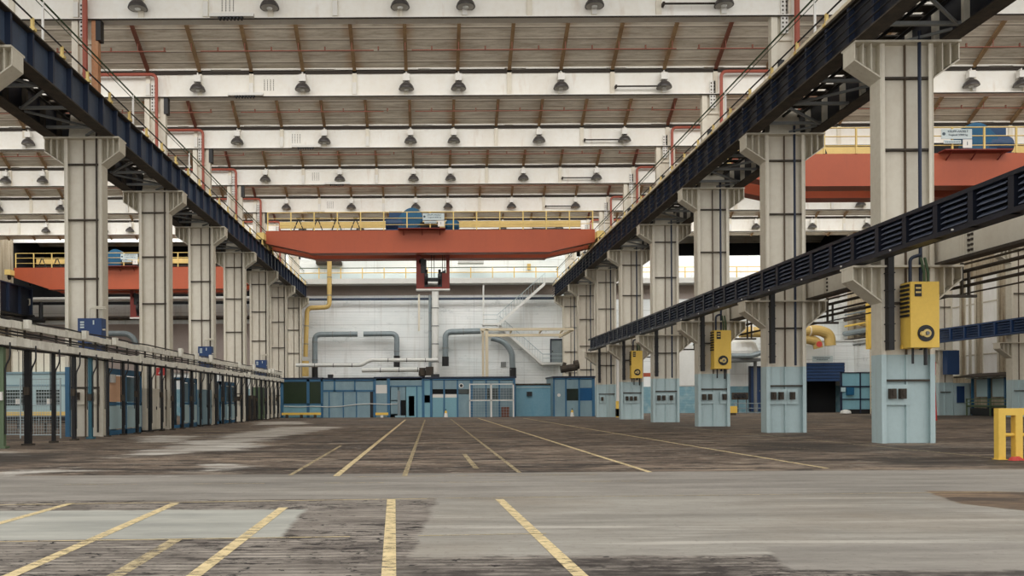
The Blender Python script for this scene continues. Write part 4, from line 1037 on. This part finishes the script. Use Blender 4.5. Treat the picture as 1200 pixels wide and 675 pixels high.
# ------------------------------------------------------------------ partitions at the back
YP = 84.0
def pan(t, nm, a, m, d=.04, dy=0., par=None): return part(nm, MB().pbox(a[0], a[1], a[2], a[3], YP+dy, d), m, par or t)
def frame_bars(bars, d=.16, dy=-.06):
    g = MB()
    for a in bars: g.pbox(a[0], a[1], a[2], a[3], YP+dy, d)
    return g
def cabin(label, px0, px1, pyt, fr, panels, bars):
    t = thing('partition_cabin', label, 'partition', at((px0+px1)/2, 471+17.9, YP))
    x0 = at(px0, 460, YP)[0]; x1 = at(px1, 460, YP)[0]; zt = at(px0, pyt, YP)[2]
    part('side_walls', MB().box(x0, x0+.1, YP+.06, YP+5, 0, zt).box(x1-.1, x1, YP+.06, YP+5, 0, zt).box(x0, x1, YP+4.9, YP+5, 0, zt), 'panelblue', t)
    part('roof', MB().box(x0-.1, x1+.1, YP-.12, YP+5.1, zt, zt+.16), 'navylight', t)
    part('frame', frame_bars(bars), fr, t)
    for nm, a, m in panels: pan(t, nm, a, m, .05, .0)
    return t
G = 489.5
A = cabin('blue partition booth with wide dark greenish windows at back left', 328.5, 378, 444.5, 'blueframe',
      [('window_pane', (332, 447, 359.5, 473), 'glassgreen'), ('window_pane', (362.5, 447, 376, 473), 'glassgreen'), ('lower_panel', (331, 473, 376.5, G), 'panelcyan')],
      [(328.5, 444.5, 332, G), (359.5, 444.5, 362.5, G), (376, 444.5, 378.5, G), (328.5, 444.5, 378, 447.5), (331, 473, 378, 474.5)])
g = MB().pbox(330, 483.5, 376, 486.5, YP-.6, .12)
k_ = thing('kerb_barrier', 'yellow guard rail in front of the dark windowed booth', 'barrier', at(352, 489.5, YP-.6))
part('rail', g, 'yellow', k_); g = MB()
for p in (336, 353, 369): g.pbox(p-1.5, 486, p+1.5, 490.5, YP-.6, .3)
part('foot', g, 'soot_shade', k_)
B = cabin('grey blue partition with row of tall door panels, back left', 378.8, 439, 444.5, 'blueframe',
      [('panel', (379, 447, 391, 457), 'panelblue'), ('panel', (393, 447, 415, 457), 'panelblue'), ('panel', (416.5, 447, 437, 457), 'panelblue'),
       ('door_panel', (379, 459, 385, G), 'panelblue'), ('door_panel', (386.5, 459, 401.5, G), 'panelblue'), ('door_panel', (403, 459, 417, G), 'panelblue'), ('door_panel', (418.5, 459, 433.5, G), 'panelblue'), ('opening', (433.8, 459, 437.5, G), 'black')],
      [(378.8, 457, 439, 459.3), (391, 445, 393, 459), (415, 445, 416.5, 459), (437.5, 445, 439, G), (385.2, 459, 386.3, G), (401.7, 459, 402.8, G), (417.2, 459, 418.3, G), (378.8, 444.5, 439, 446.5)])
C = cabin('blue partition section with a white notice panel beside an open doorway', 439.3, 496, 443.5, 'blueframe',
      [('panel', (440.5, 446, 453.5, 451), 'panelblue'), ('notice', (440.5, 451, 453.5, 461), 'white'), ('panel', (440.5, 461, 453.5, G), 'panelblue'),
       ('top_panel', (457, 445.5, 495, 452), 'panelblue'), ('door_panel', (458, 453.5, 466.5, 469), 'panelblue'), ('door_panel', (458, 470, 466.5, 485), 'panelblue'), ('door_panel', (467.5, 453.5, 475, 469), 'panelblue'), ('opening', (470, 469, 476, G), 'void'),
       ('door_leaf', (476, 452, 495, G), 'panelcyan'), ('opening', (479, 464, 485.5, 487.5), 'glassgreen'), ('light_strip', (484, 465, 485.5, 482), 'white')],
      [(439.3, 444, 440.5, G), (453.7, 443.5, 457, G), (457, 452, 476, 453.3), (466.5, 469, 469.5, G), (494.5, 444, 496, G), (488, 453, 489.2, G), (476, 452, 495, 453)])
k_ = thing('kerb_barrier', 'short yellow guard rail below the white notice panel', 'barrier', at(447, 489.5, YP-.6))
part('rail', MB().pbox(440, 483.5, 455, 486.5, YP-.6, .12), 'yellow', k_); part('foot', MB().pbox(446, 486, 449, 490.5, YP-.6, .3), 'white', k_)
solo('barrier_tape', MB().tube([(lambda q: (q[0], q[1], q[2]))(at(333+i*17, 473.5+ (2.6 if i % 2 == 0 else 3.4) - (3 if i > 4 else 0), YP-.1)) for i in range(9)], .035, 5), 'white', 'thin white barrier tape strung across the back left partition', 'tape')
D = cabin('blue partition with a grey control box and dark window slots, back centre', 496.3, 604, 443.5, 'blueframe',
      [('panel', (497.5, 446, 504, G), 'panelcyan'), ('control_box', (496.5, 463, 504.5, 472), 'galv'), ('panel', (507, 446, 519.5, 456), 'panelblue'), ('panel', (521.5, 446, 535.5, 456), 'panelblue'), ('panel', (537, 446, 551, 456), 'panelblue'),
       ('slot_window', (507, 456, 519.5, 461.5), 'void'), ('slot_window', (521.5, 456, 535.5, 461.5), 'void'), ('slot_window', (537, 456, 550, 461.5), 'glassdark'),
       ('white_band', (507, 462, 519.5, 466), 'white'), ('white_band', (521.5, 462, 535.5, 466), 'white'),
       ('panel', (507, 466, 519.5, G), 'panelcyan'), ('panel', (521.5, 466, 535.5, G), 'panelcyan'), ('panel', (537, 462, 551, G), 'panelblue'),
       ('panel', (554, 446, 569, 455), 'panelblue'), ('panel', (570.5, 446, 584.5, 455), 'panelblue'), ('panel', (586, 446, 601.5, 455), 'panelblue'),
       ('window_pane', (554, 455, 569, 468.5), 'glassgrey'), ('window_pane', (570.5, 455, 584.5, 468.5), 'glassdark'), ('window_pane', (586, 455, 601.5, 468.5), 'glassgrey'),
       ('panel', (554, 468.5, 569, G), 'panelblue'), ('panel', (570.5, 468.5, 584.5, G), 'panelblue'), ('panel', (586, 468.5, 601.5, G), 'panelblue')],
      [(496.3, 443.5, 497.3, G), (504, 443.5, 506.5, G), (519.7, 445, 521.3, G), (535.5, 445, 537, G), (551, 445, 554, G), (569, 445, 570.5, G), (584.5, 445, 586, G), (601.5, 445, 604, G), (496.3, 443.5, 604, 445.5)])
x, _, z = at(540.5, 452, YP-.02)
part('vent_disc', MB().lathe([(.15, YP-.04), (.15, YP)], (x, 0, z), 14, 'y'), 'black', D)
part('vent_ring', MB().lathe([(.24, YP-.02), (.24, YP)], (x, 0, z), 14, 'y'), 'white', D)
# mesh enclosure in front
t = thing('mesh_enclosure', 'white framed mesh enclosure in front of the partition, back centre', 'mesh enclosure', at(576, 490, YP-1.2))
YM = YP-1.2
g = MB()
for a in ((550, 449.5, 551.2, 490), (574.8, 449.5, 576.4, 490), (601, 449.5, 602.4, 490), (550, 449.5, 602.4, 450.9), (550, 468.3, 602.4, 469.8), (550, 488.8, 602.4, 490)): g.pbox(a[0], a[1], a[2], a[3], YM, .1)
part('frame', g, 'white', t)
g = MB(); xa, xb = at(551, 470, YM)[0], at(602, 470, YM)[0]; zt_ = at(575, 450, YM)[2]; x = xa
while x < xb: g.box(x-.008, x+.008, YM+.02, YM+.035, .05, zt_); x += .28
z = .2
while z < zt_: g.box(xa, xb, YM+.02, YM+.035, z-.008, z+.008); z += .28
part('wire_mesh', g, 'wire', t)
solo('cabinet_unit', MB().pbox(588, 477, 597, 489, YP-.9, .5), 'ribred', 'low brown box inside the mesh enclosure', 'box')
# low wall
w = struct('wall_low', MB().box(at(604.5, 470, 86)[0], at(649, 470, 86)[0], 86, 86.3, 0, at(625, 450.5, 86)[2]), 'lowblue')
part('coping', MB().box(at(604.5, 470, 85.9)[0], at(649, 470, 85.9)[0], 85.9, 86.4, at(625, 451.5, 86)[2], at(625, 449.5, 86)[2]), 'soot_shade', w)
part('edge_strip', MB().pbox(605, 453.3, 648, 454.5, 85.93, .05), 'paleblue', w)
solo('wall_box', MB().pbox(617.5, 459, 623.5, 464, 85.7, .28), 'black', 'small black box on the low blue wall', 'box')
E = cabin('blue partition cabin with one bright blue window, back right', 648.5, 697, 442.8, 'blueframe',
      [('panel', (650, 445, 662.5, 488.5), 'panelblue'), ('panel', (664, 445, 678, 455.5), 'panelblue'), ('window_pane', (664, 455.5, 678, 469.5), 'glassdark'), ('panel', (664, 469.5, 678, 488.5), 'panelblue'),
       ('panel', (679.5, 445, 694, 454.5), 'panelblue'), ('window_pane', (679.5, 454.5, 694, 469.5), 'glassblue'), ('panel', (679.5, 469.5, 694, 488.5), 'panelblue')],
      [(648.5, 443, 650, 488.5), (662.5, 443, 664, 488.5), (678, 443, 679.5, 488.5), (694, 443, 697, 488.5), (648.5, 442.8, 697, 444.5)])
x, _, z = at(655, 463, YP-.02); part('round_mark', MB().lathe([(.17, YP-.04), (.17, YP)], (x, 0, z), 14, 'y'), 'white', E)
for k, (px, py, lab) in enumerate(((524.5, 489.5, 'small white and yellow floor lamp before the centre partition'), (686.5, 488.3, 'small white and yellow floor lamp before the right partition cabin'))):
    p = fl(px, py+1.5)
    t = thing('floor_beacon', lab, 'beacon', (p[0], YP-.8, 0))
    part('body', MB().lathe([(.2, 0), (.2, .1), (.15, .4), (.11, .42)], (p[0], YP-.8, 0), 12), 'white', t)
    part('cap', MB().lathe([(.14, .42), (.12, .6), (.03, .68)], (p[0], YP-.8, 0), 12), 'yellow', t)
    part('pin', MB().lathe([(.04, .66), (.03, .85)], (p[0], YP-.8, 0), 8), 'black', t)
# trolley with post beside doorway
t = thing('hand_trolley', 'small blue post trolley standing in front of the doorway', 'trolley', at(469, 489.5, YP-1))
part('base', MB().pbox(463, 487, 475, 489.3, YP-1.3, .7), 'panelblue', t); part('post', MB().pbox(466, 458, 469, 488, YP-1, .15), 'galv', t)
# small dark rooftop boxes
for k, (a, b, c, d, lab) in enumerate(((384, 440, 390, 444, 'small dark box on the roof of the back left partition'), (505, 439.5, 515, 443, 'small dark box on roof at foot of the white riser'))):
    solo('rooftop_box', MB().box(at(a, d, YP+1)[0], at(c, d, YP+1)[0], YP+1, YP+1.6, at(a, 443.7, YP)[2]+.16 - (0 if k else .08), at(a, b, YP+1)[2]+.1), 'black', lab, 'box')

# ------------------------------------------------------------------ right aisle
t = thing('fork_guard', 'yellow stub post with black bracket at foot of the sixth right column', 'post', at(722, 489, 78))
part('post', MB().box(at(719.5, 0, 78)[0], at(722.5, 0, 78)[0], 78, 78.25, 0, at(721, 470, 78)[2]), 'yellow', t)
part('bracket', MB().pbox(722, 479, 726, 488, 78, .3), 'soot_shade', t)
solo('white_pipe', MB().box(at(720.3, 0, 78.3)[0], at(723.3, 0, 78.3)[0], 78.3, 78.6, 0, 8.0), 'white', 'white vertical pipe between fifth and sixth right columns', 'pipe')
# building with roller door at the back right
YD = 99.5
xa, xb = at(940, 450, YD)[0], 51.6
zr = at(985, 400, YD)[2]
x0, x1 = at(942, 450, YD)[0], at(990.5, 450, YD)[0]; zd = at(965, 425, YD)[2]
t = thing('service_building', 'white painted low building with a blue roller door, back right', 'building', ((xa+xb)/2, YD, 0))
part('wall', MB().box(xa-.3, x0, YD, YW, 0, zr).box(x1, xb, YD, YD+.3, 0, zr).box(x0, x1, YD, YD+.3, zd, zr), 'wall', t)
part('side_wall', MB().box(51.3, 51.6, 90.6, YD, 0, zr), 'wall', t)
part('roof_slab', MB().box(51.0, 51.9, 90.5, YD-.15, zr, zr+.15).box(xa-.4, xb, YD-.15, YW, zr, zr+.15), 'whitewall', t)
g = MB(); zdm = at(965, 446, YD)[2]; z = zd
while z > zdm: g.box(x0, x1, YD+.12, YD+.2, z-.34, z-.04); z -= .38
part('roller_door', g, 'darkblue', t); part('roller_backing', MB().box(x0, x1, YD+.2, YD+.25, zdm, zd), 'navylight', t)
part('dark_interior', MB().box(x0, x1, YD+2.4, YD+2.5, 0, zd), 'void', t)  # black sheet in place of the unlit inside
s = part('door_sign', MB().pbox(952, 417, 976, 424, YD-.05, .05), 'sign', t)
g = MB()
for k in range(13): g.pbox(953.5+k*1.5, 418.9, 954.6+k*1.5, 419.9, YD-.07, .02)
for k in range(9): g.pbox(957+k*1.5, 421, 958+k*1.5, 422, YD-.07, .02)
part('lettering', g, 'letters', s)
# blue shed
t = thing('blue_shed', 'teal blue sheet metal enclosure right of the roller door', 'enclosure', at(1005, 484, 89.8))
Yq = 89.8
part('panels', MB().pbox(986, 437, 1032, 482.5, Yq, .15), 'panelcyan', t)
g = MB()
for a in ((985, 436, 987, 484), (1008, 437, 1009, 484), (985, 452, 1032, 454), (985, 467, 1032, 468.5), (985, 436, 1032, 437.3)): g.pbox(a[0], a[1], a[2], a[3], Yq-.1, .12)
part('frame', g, 'navylight', t); part('plinth', MB().box(at(985, 0, Yq)[0], at(1032, 0, Yq)[0], Yq-.05, Yq+.2, 0, .5), 'black', t)
part('control_box', MB().pbox(993, 454, 1001, 463, Yq-.4, .3), 'motor', t); part('notice', MB().pbox(986, 454, 991, 459, Yq-.2, .1), 'ltbooth', t)
t0 = at(991, 484, 87.5)
solo('white_sack', MB().lathe([(.1, 0), (.55, .1), (.5, .35), (.15, .5)], (t0[0], 87.5, 0), 10), 'whitewall', 'crumpled white sack on the floor before the teal enclosure', 'sack')
# blue door and dado left of second column
d = struct('door_2', MB().pbox(880, 431, 892, 482, YW-.15, .1), 'darkblue')
part('door_frame', MB().pbox(878.5, 429, 880, 482, YW-.3, .3).pbox(892, 429, 893, 482, YW-.3, .3).pbox(878.5, 429, 893, 431, YW-.3, .3), 'navylight', d)
part('door_handle', MB().pbox(890, 457, 891, 459, YW-.25, .1), 'steel', d)
t = thing('meter_stand', 'dark row of gauges on a stand before the blue dado, right aisle', 'gauge stand', at(869, 484, 96))
Yg = 96.
part('gauge_bank', MB().pbox(859, 460, 877, 468.5, Yg, .5), 'soot_shade', t)
for p in (862, 867, 872): 
    c = at(p, 464, Yg); part('dial', MB().lathe([(.25, Yg-.08), (.28, Yg)], (c[0], 0, c[2]), 12, 'y'), 'black', t)
part('leg', MB().box(at(862, 0, Yg)[0], at(862.8, 0, Yg)[0], Yg, Yg+.1, 0, 1.9), 'soot_shade', t); part('leg', MB().box(at(872, 0, Yg)[0], at(872.8, 0, Yg)[0], Yg, Yg+.1, 0, 1.9), 'soot_shade', t)
g = MB(); Yg = 92
for z in (1.15, .6, .1): g.tube([(at(858, 0, Yg)[0], Yg, z+.05), (at(898, 0, Yg)[0], Yg, z+.05)], .05, 6)
for p in (858, 872, 885, 898): g.tube([(at(p, 0, Yg)[0], Yg, 0), (at(p, 0, Yg)[0], Yg, 1.2)], .05, 6)
solo('tube_barrier', g, 'galv', 'grey tube barrier in front of the blue door', 'barrier')
c0 = at(853, 484, 85)[0]; c1 = at(864, 484, 85)[0]
t = thing('yellow_crate', 'yellow crate on the floor right of the third right column', 'crate', ((c0+c1)/2, 85, 0))
part('body', MB().box(c0, c1, 85, 85.7, .25, .95), 'yellow', t); part('skid', MB().box(c0+.1, c1-.1, 85.05, 85.65, 0, .25), 'soot_shade', t)
# big ochre ducts
Yo = 97.
t = thing('ochre_duct', 'large ochre yellow duct bending down onto the white building', 'duct', at(972, 405, Yo))
part('duct_pipe', MB().ptube([(867, 389.5), (905, 389), (960, 387), (972, 392), (973, 405)], Yo, .62, 16), 'duct', t)
part('duct_pipe', MB().ptube([(905, 399), (945, 397), (957, 400), (959, 408)], Yo+.2, .55, 14), 'duct', t)
g = MB()
for p in (935, 948, 880): 
    c = at(p, 388, Yo); g.tube([(c[0]-.08, Yo, c[2]), (c[0]+.08, Yo, c[2])], .7, 16)
part('flange_ring', g, 'cream_frame', t)
solo('round_sign', MB().lathe([(.34, Yo-.9), (.34, Yo-.85)], (at(956, 404, Yo)[0], 0, at(956, 404, Yo)[2]), 18, 'y').box(at(956, 404, Yo)[0]-.04, at(956, 404, Yo)[0]+.04, Yo-.85, Yo, at(956, 404, Yo)[2]-.04, at(956, 404, Yo)[2]+.04), 'redwhite', 'small round red sign under the large ochre duct', 'sign')
t = thing('tank', 'white rounded tank below the ochre duct, right aisle', 'tank', at(870, 412, 98))
c = at(868, 412, 99.9); part('shell', MB().lathe([(2.0, -.9), (2.1, 0), (1.7, 1.0), (.9, 1.6), (.2, 1.8)], c, 20), 'whitewall', t)
part('support', MB().box(c[0]-1.9, c[0]+1.9, 98.2, 101.5, c[2]-1.25, c[2]-.9).box(c[0]-1.8, c[0]-1.5, 99.5, 99.8, 0, c[2]-1.2).box(c[0]+1.5, c[0]+1.8, 99.5, 99.8, 0, c[2]-1.2), 'steel', t)
g = MB().tube([at(857, 417, 97), at(880, 417, 97), at(897, 412, 97)], .3, 8)
solo('wall_pipe', g, 'galv', 'thick grey pipe sagging under the white tank', 'pipe')
# orange strip between columns 4 and 5
solo('red_beam_end', MB().pbox(754, 437, 764, 441.5, 96, .5), 'craneRed', 'red beam piece on the wall right of the small yellow box', 'beam')
solo('wall_sheet', MB().pbox(795, 404, 818, 452, YW-.1, .1), 'whitewall', 'white perforated wall panel between fourth and third right columns', 'panel')
# pipes on the right side wall seen between the second and nearest columns
zz = [(12.6, .16), (12.0, .1), (11.4, .22), (10.6, .12), (9.7, .35), (8.9, .12), (8.2, .1)]
for k, (z, r) in enumerate(zz):
    m_ = ('soot_shade', 'galv', 'soot_shade', 'yellow', 'galv', 'soot_shade', 'steel')[k]
    g = MB().tube([(51.2, 84, z), (51.2, 101.5, z)], r, 8)
    for y in (86, 92, 98): g.box(51.1, 52, y, y+.1, z-r-.1, z-r)
    solo('wall_pipe', g, m_, '%s side wall pipe between the two nearest right columns, %s from top' % (('dark', 'grey', 'thick dark', 'yellow', 'thick grey', 'slim dark', 'slim grey')[k], ORD[k]), 'pipe', 'side wall pipes')
t = thing('yellow_ladder_mast', 'yellow mast with a ladder at its foot behind the nearest right column', 'mast', at(1022, 484, 89.5))
Yl = 89.
part('mast', MB().pbox(1017.5, 345, 1023, 409, Yl, .5), 'yellow', t)
g = MB()
for p in (1017.5, 1025.5): g.box(at(p, 0, Yl)[0], at(p+.8, 0, Yl)[0], Yl, Yl+.1, 0, at(1017, 408, Yl)[2])
z = .3
while z < at(1017, 408, Yl)[2]: g.box(at(1017.5, 0, Yl)[0], at(1026, 0, Yl)[0], Yl, Yl+.08, z, z+.06); z += .35
part('ladder', g, 'cream_frame', t)
# side wall glazing, canopy and machines
def sideY(px): return 52*F/(px-U0)
k = 1
for (a, b) in ((1116, 1128), (1133, 1138.5), (1139.5, 1145.5), (1153, 1172), (1189, 1198)):
    ya, yb = sideY(a)-.2, sideY(b)+.1
    for (za, zb) in ((8.2, 13.0), (3.9, 7.6)):
        w = struct('window_%d' % k, MB().box(51.84, 52, yb, ya, za, zb), 'whiteglaze'); k += 1
        part('window_frame', MB().box(51.8, 51.92, yb-.12, yb, za, zb).box(51.8, 51.92, ya, ya+.12, za, zb).box(51.8, 51.92, yb, ya, zb, zb+.1).box(51.8, 51.92, yb, ya, za-.1, za).box(51.8, 51.84, yb, ya, (za+zb)/2-.06, (za+zb)/2+.06), 'cream', w)
g = MB(); y = 60.
while y < 102: g.box(51.93, 52, y, y+.25, 4, 20); y += 1.45
struct('trim_4', g, 'tan')
t = thing('wall_canopy', 'dark low canopy along the right side wall', 'canopy', (50.5, 76, 3.6))
part('roof', MB().prism([(50.0, 3.55), (52, 3.9), (52, 4.0), (50.0, 3.65)], 71.0, 78.6), 'soot_shade', t)
for y in (72.3, 73.9, 75.4, 77): part('lamp_tube', MB().bar((50.1, y, 3.5), (51.9, y+.4, 3.5), .08), 'white', t)
for y in (71.6, 73.7, 75.9, 78.2): part('post', MB().box(51.5, 51.7, y, y+.16, 0, 3.6), 'blueframe', t)
g = MB()
for y in (71.8, 73.95, 76.15): part('back_panel', MB().box(51.72, 51.85, y+.1, y+1.75, 1.75, 3.4), 'ltbooth', t)
g = MB()
for z in (1.5, 1.2, .9): g.box(50.9, 51.0, 71.5, 78.2, z, z+.08)
for y in (71.5, 74.8, 78.1): g.box(50.9, 51.0, y, y+.1, 0, 1.6)
g.box(51, 51.6, 71.6, 78.1, .8, .9)
solo('green_rack', g, 'green', 'long dark green rack under the side wall canopy', 'rack')
solo('bench_machine', MB().box(50.95+.1, 51.6, 72, 77.8, .12, .7).box(51.1, 51.5, 72.2, 77.6, 0, .12), 'black', 'black low machine inside the green rack', 'machine')
solo('dark_blue_box', MB().box(at(1104, 0, 78.5)[0], at(1118, 0, 78.5)[0], 78, 78.7, at(1110, 439, 78.5)[2], at(1110, 411, 78.5)[2]), 'darkblue', 'dark blue box on the farther side wall column', 'box')
# ladder-like red hydrant right of nearest column
g = MB().tube(bend([at(1094, 424, 60), at(1094, 440, 60), at(1090, 441, 60)], .2), .14, 8); g.tube([(at(1094, 0, 60)[0], 60, 0), at(1094, 440, 60)], .09, 8)
solo('red_standpipe', g, 'redsign', 'thin red standpipe just right of the nearest right column', 'pipe')

# yellow barrier
fp = fl(1171, 538.5); Yy = fp[1]
t = thing('yellow_barrier', 'bright yellow steel barrier at the right edge of the floor', 'barrier', (fp[0], Yy, 0))
zt_ = at(1171, 478.5, Yy)[2]; xs = [at(p, 500, Yy)[0] for p in (1167.5, 1187.5, 1212, 1236)]; wd = .18
for x in xs: part('post', MB().box(x, x+wd, Yy-.09, Yy+.09, 0, zt_-.18), 'yellow', t)
part('top_rail', MB().box(xs[0], xs[-1]+wd, Yy-.09, Yy+.09, zt_-.18, zt_), 'yellow', t)
zm = at(1180, 509.5, Yy)[2]; part('mid_rail', MB().tube([(xs[0]+.05, Yy, zm), (xs[-1]+.1, Yy, zm)], .045, 8), 'yellow', t)
for x in xs: part('foot_plate', MB().box(x-.03, x+wd+.03, Yy-.13, Yy+.13, 0, .015), 'yellow', t)
g = MB()
for k in range(5):
    x = xs[1]-.25+k*.17; a = random.uniform(.04, .1)
    g.lathe([(.12, 0.0), (.09, a*.6), (.03, a)], (x, Yy-.35+.08*(k % 2), 0), 8)
solo('tape_heap', g, 'redwhite', 'heap of red and white barrier tape at the yellow barrier foot', 'tape')
g = MB()
for k in range(3): g.lathe([(.1, 0.0), (.1, .08), (.03, .12)], (xs[1]+.22+k*.16, Yy-.52, 0), 8)
solo('tape_scrap', g, 'white', 'white scrap of tape in front of the red tape heap', 'tape')

# ------------------------------------------------------------------ painted floor lines
NL = [10]
def line(p, q, w, m='line', z=.004):
    a = Vector(fl(*p)); b = Vector(fl(*q)); d = (b-a).normalized(); n = Vector((-d.y, d.x, 0))*w/2
    mb = MB().add([a-n+Vector((0, 0, z)), a+n+Vector((0, 0, z)), b+n+Vector((0, 0, z)), b-n+Vector((0, 0, z))], [(0, 1, 2, 3)])
    struct('trim_%d' % NL[0], mb, m); NL[0] += 1
line((475, 492), (394, 558), .14); line((498, 492), (474, 558), .11, 'linefaint'); line((528, 491), (609, 554), .1, 'linefaint')
line((560, 490), (762, 553.5), .13); line((613, 490), (970, 549), .12); line((544, 532), (558, 549), .13, 'linefaint')
line((458.5, 585), (455, 690), .135); line((585, 585), (690, 684), .135); line((83, 590), (-60, 630), .13)
line((205, 590), (-20, 689), .14); line((332, 595), (214, 685), .14); line((207, 632), (120, 684), .15, 'linefaint')
line((-200, 594.8), (500, 584.5), .045); line((500, 584.2), (1300, 575.3), .04, 'linefaint'); line((-100, 636.5), (410, 629), .035); line((490, 628), (640, 625.5), .035, 'linefaint')
for a, b in ((75, 160), (225, 310), (380, 450), (515, 600), (680, 760)): line((a, 568.5-a*.006), (b, 568.5-b*.006), .05, 'linefaint')
line((400, 559), (700, 556), .05, 'linefaint')
line((400, 522), (340, 557), .1, 'linefaint'); line((790, 500), (1180, 538), .09, 'linefaint')
line((700, 510), (960, 527), .05, 'linefaint')

# ------------------------------------------------------------------ light: overcast daylight through the roof glazing and the open side
wd = bpy.data.worlds.new('sky'); SC.world = wd; wd.use_nodes = True
bg = wd.node_tree.nodes['Background']; bg.inputs[0].default_value = (1.0, .99, .975, 1); bg.inputs[1].default_value = 1.35
for i, Y in enumerate(FR[1:]):
    L = bpy.data.lights.new('roof_glazing_light', 'AREA'); L.shape = 'RECTANGLE'; L.size = 100; L.size_y = 4.6
    L.energy = 3300 if i < 4 else 5200; L.color = (1.0, .99, .975)
    o = bpy.data.objects.new('roof_glazing_light', L); COL.objects.link(o)
    o.location = (0, Y+.6, 24.2); o.rotation_euler = (math.radians(62), 0, 0)
SC.view_settings.view_transform = 'Standard'; SC.view_settings.look = 'None'; SC.view_settings.gamma = 1; SC.view_settings.use_curve_mapping = False
SC.view_settings.exposure = 0.0
SC.cycles.max_bounces = 6; SC.cycles.diffuse_bounces = 4
SC.cycles.use_denoising = True
